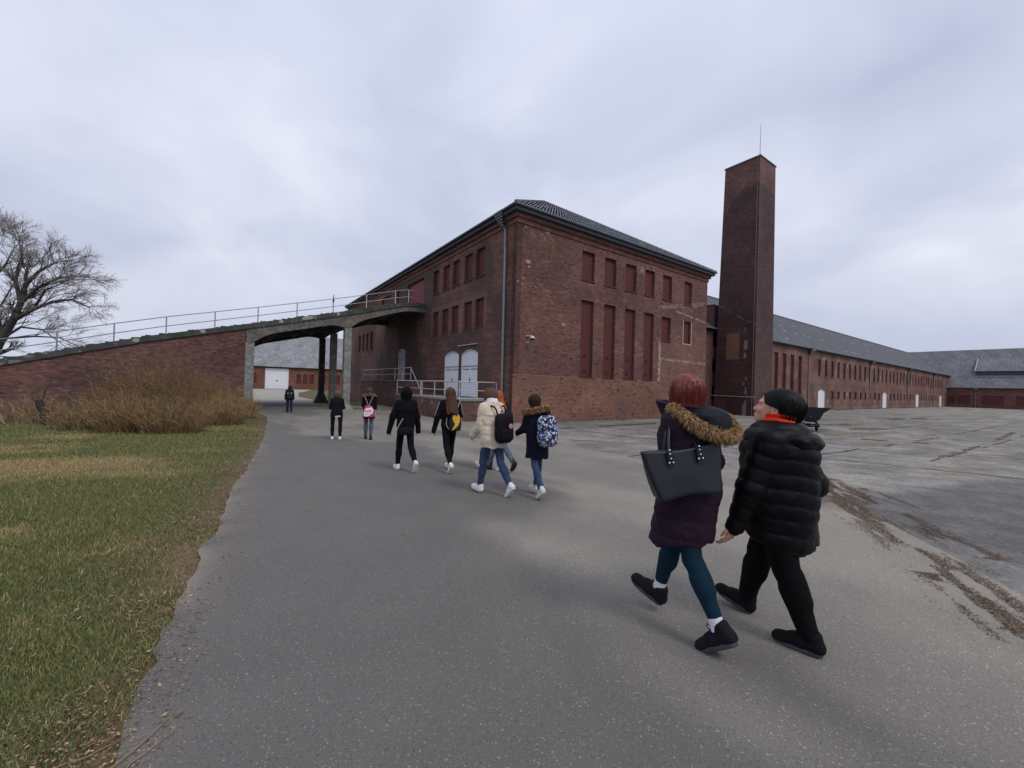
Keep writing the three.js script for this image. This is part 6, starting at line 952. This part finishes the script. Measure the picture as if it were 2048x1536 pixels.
// fur hood with red and white drawstring bag
const w9 = person({ x: -9.86, z: 5.4, yaw: -0.36, h: 1.75, lean: 0.04, cell: 0.016, group: G, label: 'person in a black parka with tan fur hood and grey jeans',
  L: [0.08, 0.05, 0.05], R: [-0.1, 0.2, -0.35], aL: [0.25, 0.1, 0.9], aR: [0.25, 0.1, 0.9], legs: { r: [0.084, 0.06, 0.052], mat: denim(128, 140, 164), end: 0.93 }, shoe: { mat: mat(S(40, 22, 26), 0.7), sole: mat(S(26, 22, 24), 0.8) }, coat: { name: 'parka', hem: 0.68, bulk: 1.2, flare: 0.165, mat: BLACK(16, 16, 20) },
  hair: { name: 'knit_cap', mat: cloth(66, 62, 66, 0.95), shape: bob({ drop: 0.05, wide: 0.098, back: 0.112, front: -0.01 }) }, extra({ J, coat }) { const n = J.neck, P = (x, y, z) => V(n.x + x, n.y + y, n.z + z); furTrim(coat, [P(-0.19, -0.02, -0.05), P(-0.18, 0.0, 0.08), P(-0.08, 0.05, 0.15), P(0.06, 0.055, 0.15), P(0.17, 0.02, 0.08), P(0.18, 0.0, -0.05)], { r: 0.038, n: 900, len: 0.04, seed: 9, droop: 0.2, thick: 0.004 }); } });
carried('drawstring_bag', 'red and white drawstring bag with bold lettering on the black parka', 'bag', w9, [0.0, 0.78, 0.15], (t) => {
  const c = document.createElement('canvas'); c.width = 256; c.height = 288; const g = c.getContext('2d'); g.fillStyle = '#c8344e'; g.fillRect(0, 0, 256, 288); g.fillStyle = '#ece2e8'; g.beginPath(); g.moveTo(60, 70); g.lineTo(190, 40); g.lineTo(240, 90); g.lineTo(236, 180); g.lineTo(130, 262); g.lineTo(30, 262); g.lineTo(24, 190); g.closePath(); g.fill();
  g.save(); g.translate(132, 142); g.rotate(-0.12); g.fillStyle = '#4a2c44'; g.font = 'bold 74px sans-serif'; g.textAlign = 'center'; g.textBaseline = 'middle'; g.scale(0.92, 1.15); g.fillText('NIKE', 0, -6); g.restore(); g.fillStyle = '#4a2c44'; g.beginPath(); g.moveTo(48, 200); g.quadraticCurveTo(64, 232, 112, 216); g.lineTo(222, 168); g.lineTo(108, 206); g.quadraticCurveTo(66, 218, 48, 200); g.fill();
  sack(t, 0.18, 0.4, 0.06, c); cords(t, w9.J.neck.y - 0.78, 0.39, mat(S(206, 202, 204), 0.8), 0.17, 0.15);
});
// brown hair, black jacket, white sneakers
person({ x: -10.86, z: 5.2, yaw: -0.25, h: 1.62, lean: 0.06, cell: 0.016, group: G, label: 'person with wavy brown hair standing in a black jacket and black trousers', nod: 0.3,
  L: [0.06, 0.03, 0.02], R: [-0.04, 0.03, 0.0], aL: [0.3, 0.2, 1.1], aR: [0.3, 0.2, 1.1], stance: 0.12, legs: { r: [0.086, 0.062, 0.048], mat: BLACK(20, 20, 26), end: 0.95 }, shoe: whiteShoe, coat: { hem: 0.82, bulk: 1.12, flare: 0.135, collar: 0.05, mat: BLACK(20, 21, 27) }, hair: { mat: hairMat(104, 78, 62), shape: bob({ drop: 0.15, wide: 0.112, back: 0.122, front: 0.0, depth: 0.01 }) },
  extra({ coat, J }) { part('shirt_hem', mesh(cap(V(-0.03, J.pel.y - 0.115, 0.155), V(0.1, J.pel.y - 0.105, 0.15), 0.022, 0.028), 0.012), mat(S(196, 176, 184), 0.9), coat); } });
// man far ahead under the ramp
const w11 = person({ x: -10.48, z: -11.1, yaw: -0.1, h: 1.78, lean: 0.03, cell: 0.02, group: G, label: 'person in a dark jacket and blue jeans walking far ahead by the ramp',
  L: [0.06, 0.04, 0.0], R: [-0.05, 0.08, -0.1], aL: [0.05, 0.2, 0.15], aR: [-0.05, 0.2, 0.15], stance: 0.1, legs: { r: [0.096, 0.074, 0.072], mat: denim(52, 62, 104), end: 0.97 }, shoe: { kind: 'boot', mat: BLACK(24, 24, 30), sole: BLACK() }, coat: { hem: 0.78, bulk: 1.25, flare: 0.142, collar: 0.06, mat: BLACK(28, 30, 42) }, hair: { mat: hairMat(38, 34, 36), shape: bob({ drop: 0.06, wide: 0.094, back: 0.106, front: -0.01 }) } });
carried('backpack', 'dark backpack on the lone walker far ahead by the ramp', 'backpack', w11, [0, 0.92, 0.15], (t) => { part('pack_body', mesh(backpackF(0.17, 0.44, 0.08), 0.014), cloth(36, 36, 48, 0.8), t); for (const [x, c] of [[-0.1, [214, 196, 90]], [0.11, [196, 200, 206]]]) part('reflector', box(x - 0.03, x + 0.03, 0.36, 0.41, 0.1, 0.125), mat(S(...c), 0.5), t); straps(t, w11, w11.J, BLACK(), 0.92, 0.1); });

// ------------------------------------------------------------------ tipper wagon in the yard
{
  const t = thing('tipper_wagon', 'old black iron tipper wagon with a V-shaped tub standing in the yard', 'wagon', [15.4, gy(15.4, 9.9), 9.9], 1.95), I = mat(S(30, 30, 34), 0.7, { metalness: 0.3 }), rim = mat(S(78, 76, 78), 0.6, { metalness: 0.4 });
  const prof = [[-0.95, 1.42], [-0.62, 1.14], [-0.42, 0.72], [-0.18, 0.56], [0.18, 0.56], [0.42, 0.72], [0.62, 1.14], [0.95, 1.42]], s = new THREE.Shape([...prof, ...prof.slice().reverse().map(([x, y]) => [x * 0.965, y + 0.035])].map(([x, y]) => new THREE.Vector2(x, y)));
  const g = new THREE.ExtrudeGeometry(s, { depth: 1.5, bevelEnabled: false }); g.translate(0, 0, -0.75); const tub = part('tub', metres(g), I, t);
  for (const z of [-0.75, 0.73]) { const e = new THREE.ExtrudeGeometry(new THREE.Shape(prof.map(([x, y]) => new THREE.Vector2(x, y))), { depth: 0.02, bevelEnabled: false }); e.translate(0, 0, z); part('tub_end', metres(e), I, t); }
  for (const sx of [-1, 1]) part('rim', box(sx * 0.95 - 0.03, sx * 0.95 + 0.03, 1.4, 1.45, -0.77, 0.77), rim, tub);
  for (const z of [-0.82, 0.82]) { part('end_frame', [bar(V(-0.42, 0.34, z), V(-0.14, 0.86, z), 0.035, 6), bar(V(0.42, 0.34, z), V(0.14, 0.86, z), 0.035, 6), bar(V(-0.16, 0.86, z), V(0.16, 0.86, z), 0.035, 6), box(-0.46, 0.46, 0.3, 0.38, z - 0.04, z + 0.04)], I, t); part('pivot', bar(V(0, 0.86, z - 0.08), V(0, 0.86, z + 0.08), 0.05, 10), rim, t); }
  for (const x of [-0.36, 0.36]) part('chassis_beam', box(x - 0.04, x + 0.04, 0.28, 0.38, -0.95, 0.95), I, t);
  for (const z of [-0.42, 0.42]) for (const x of [-0.34, 0.34]) { const w = new THREE.CylinderGeometry(0.17, 0.17, 0.07, 20); w.rotateZ(Math.PI / 2); w.translate(x, 0.17, z); const m = part('wheel', w, I, t); const h = new THREE.CylinderGeometry(0.05, 0.05, 0.12, 10); h.rotateZ(Math.PI / 2); h.translate(x, 0.17, z); part('hub', h, rim, m); }
  for (const z of [-1.02, 1.02]) part('buffer', [box(-0.12, 0.12, 0.27, 0.39, z - 0.06, z + 0.06)], I, t);
}
camera.updateMatrixWorld(); 
renderer.render(scene, camera);
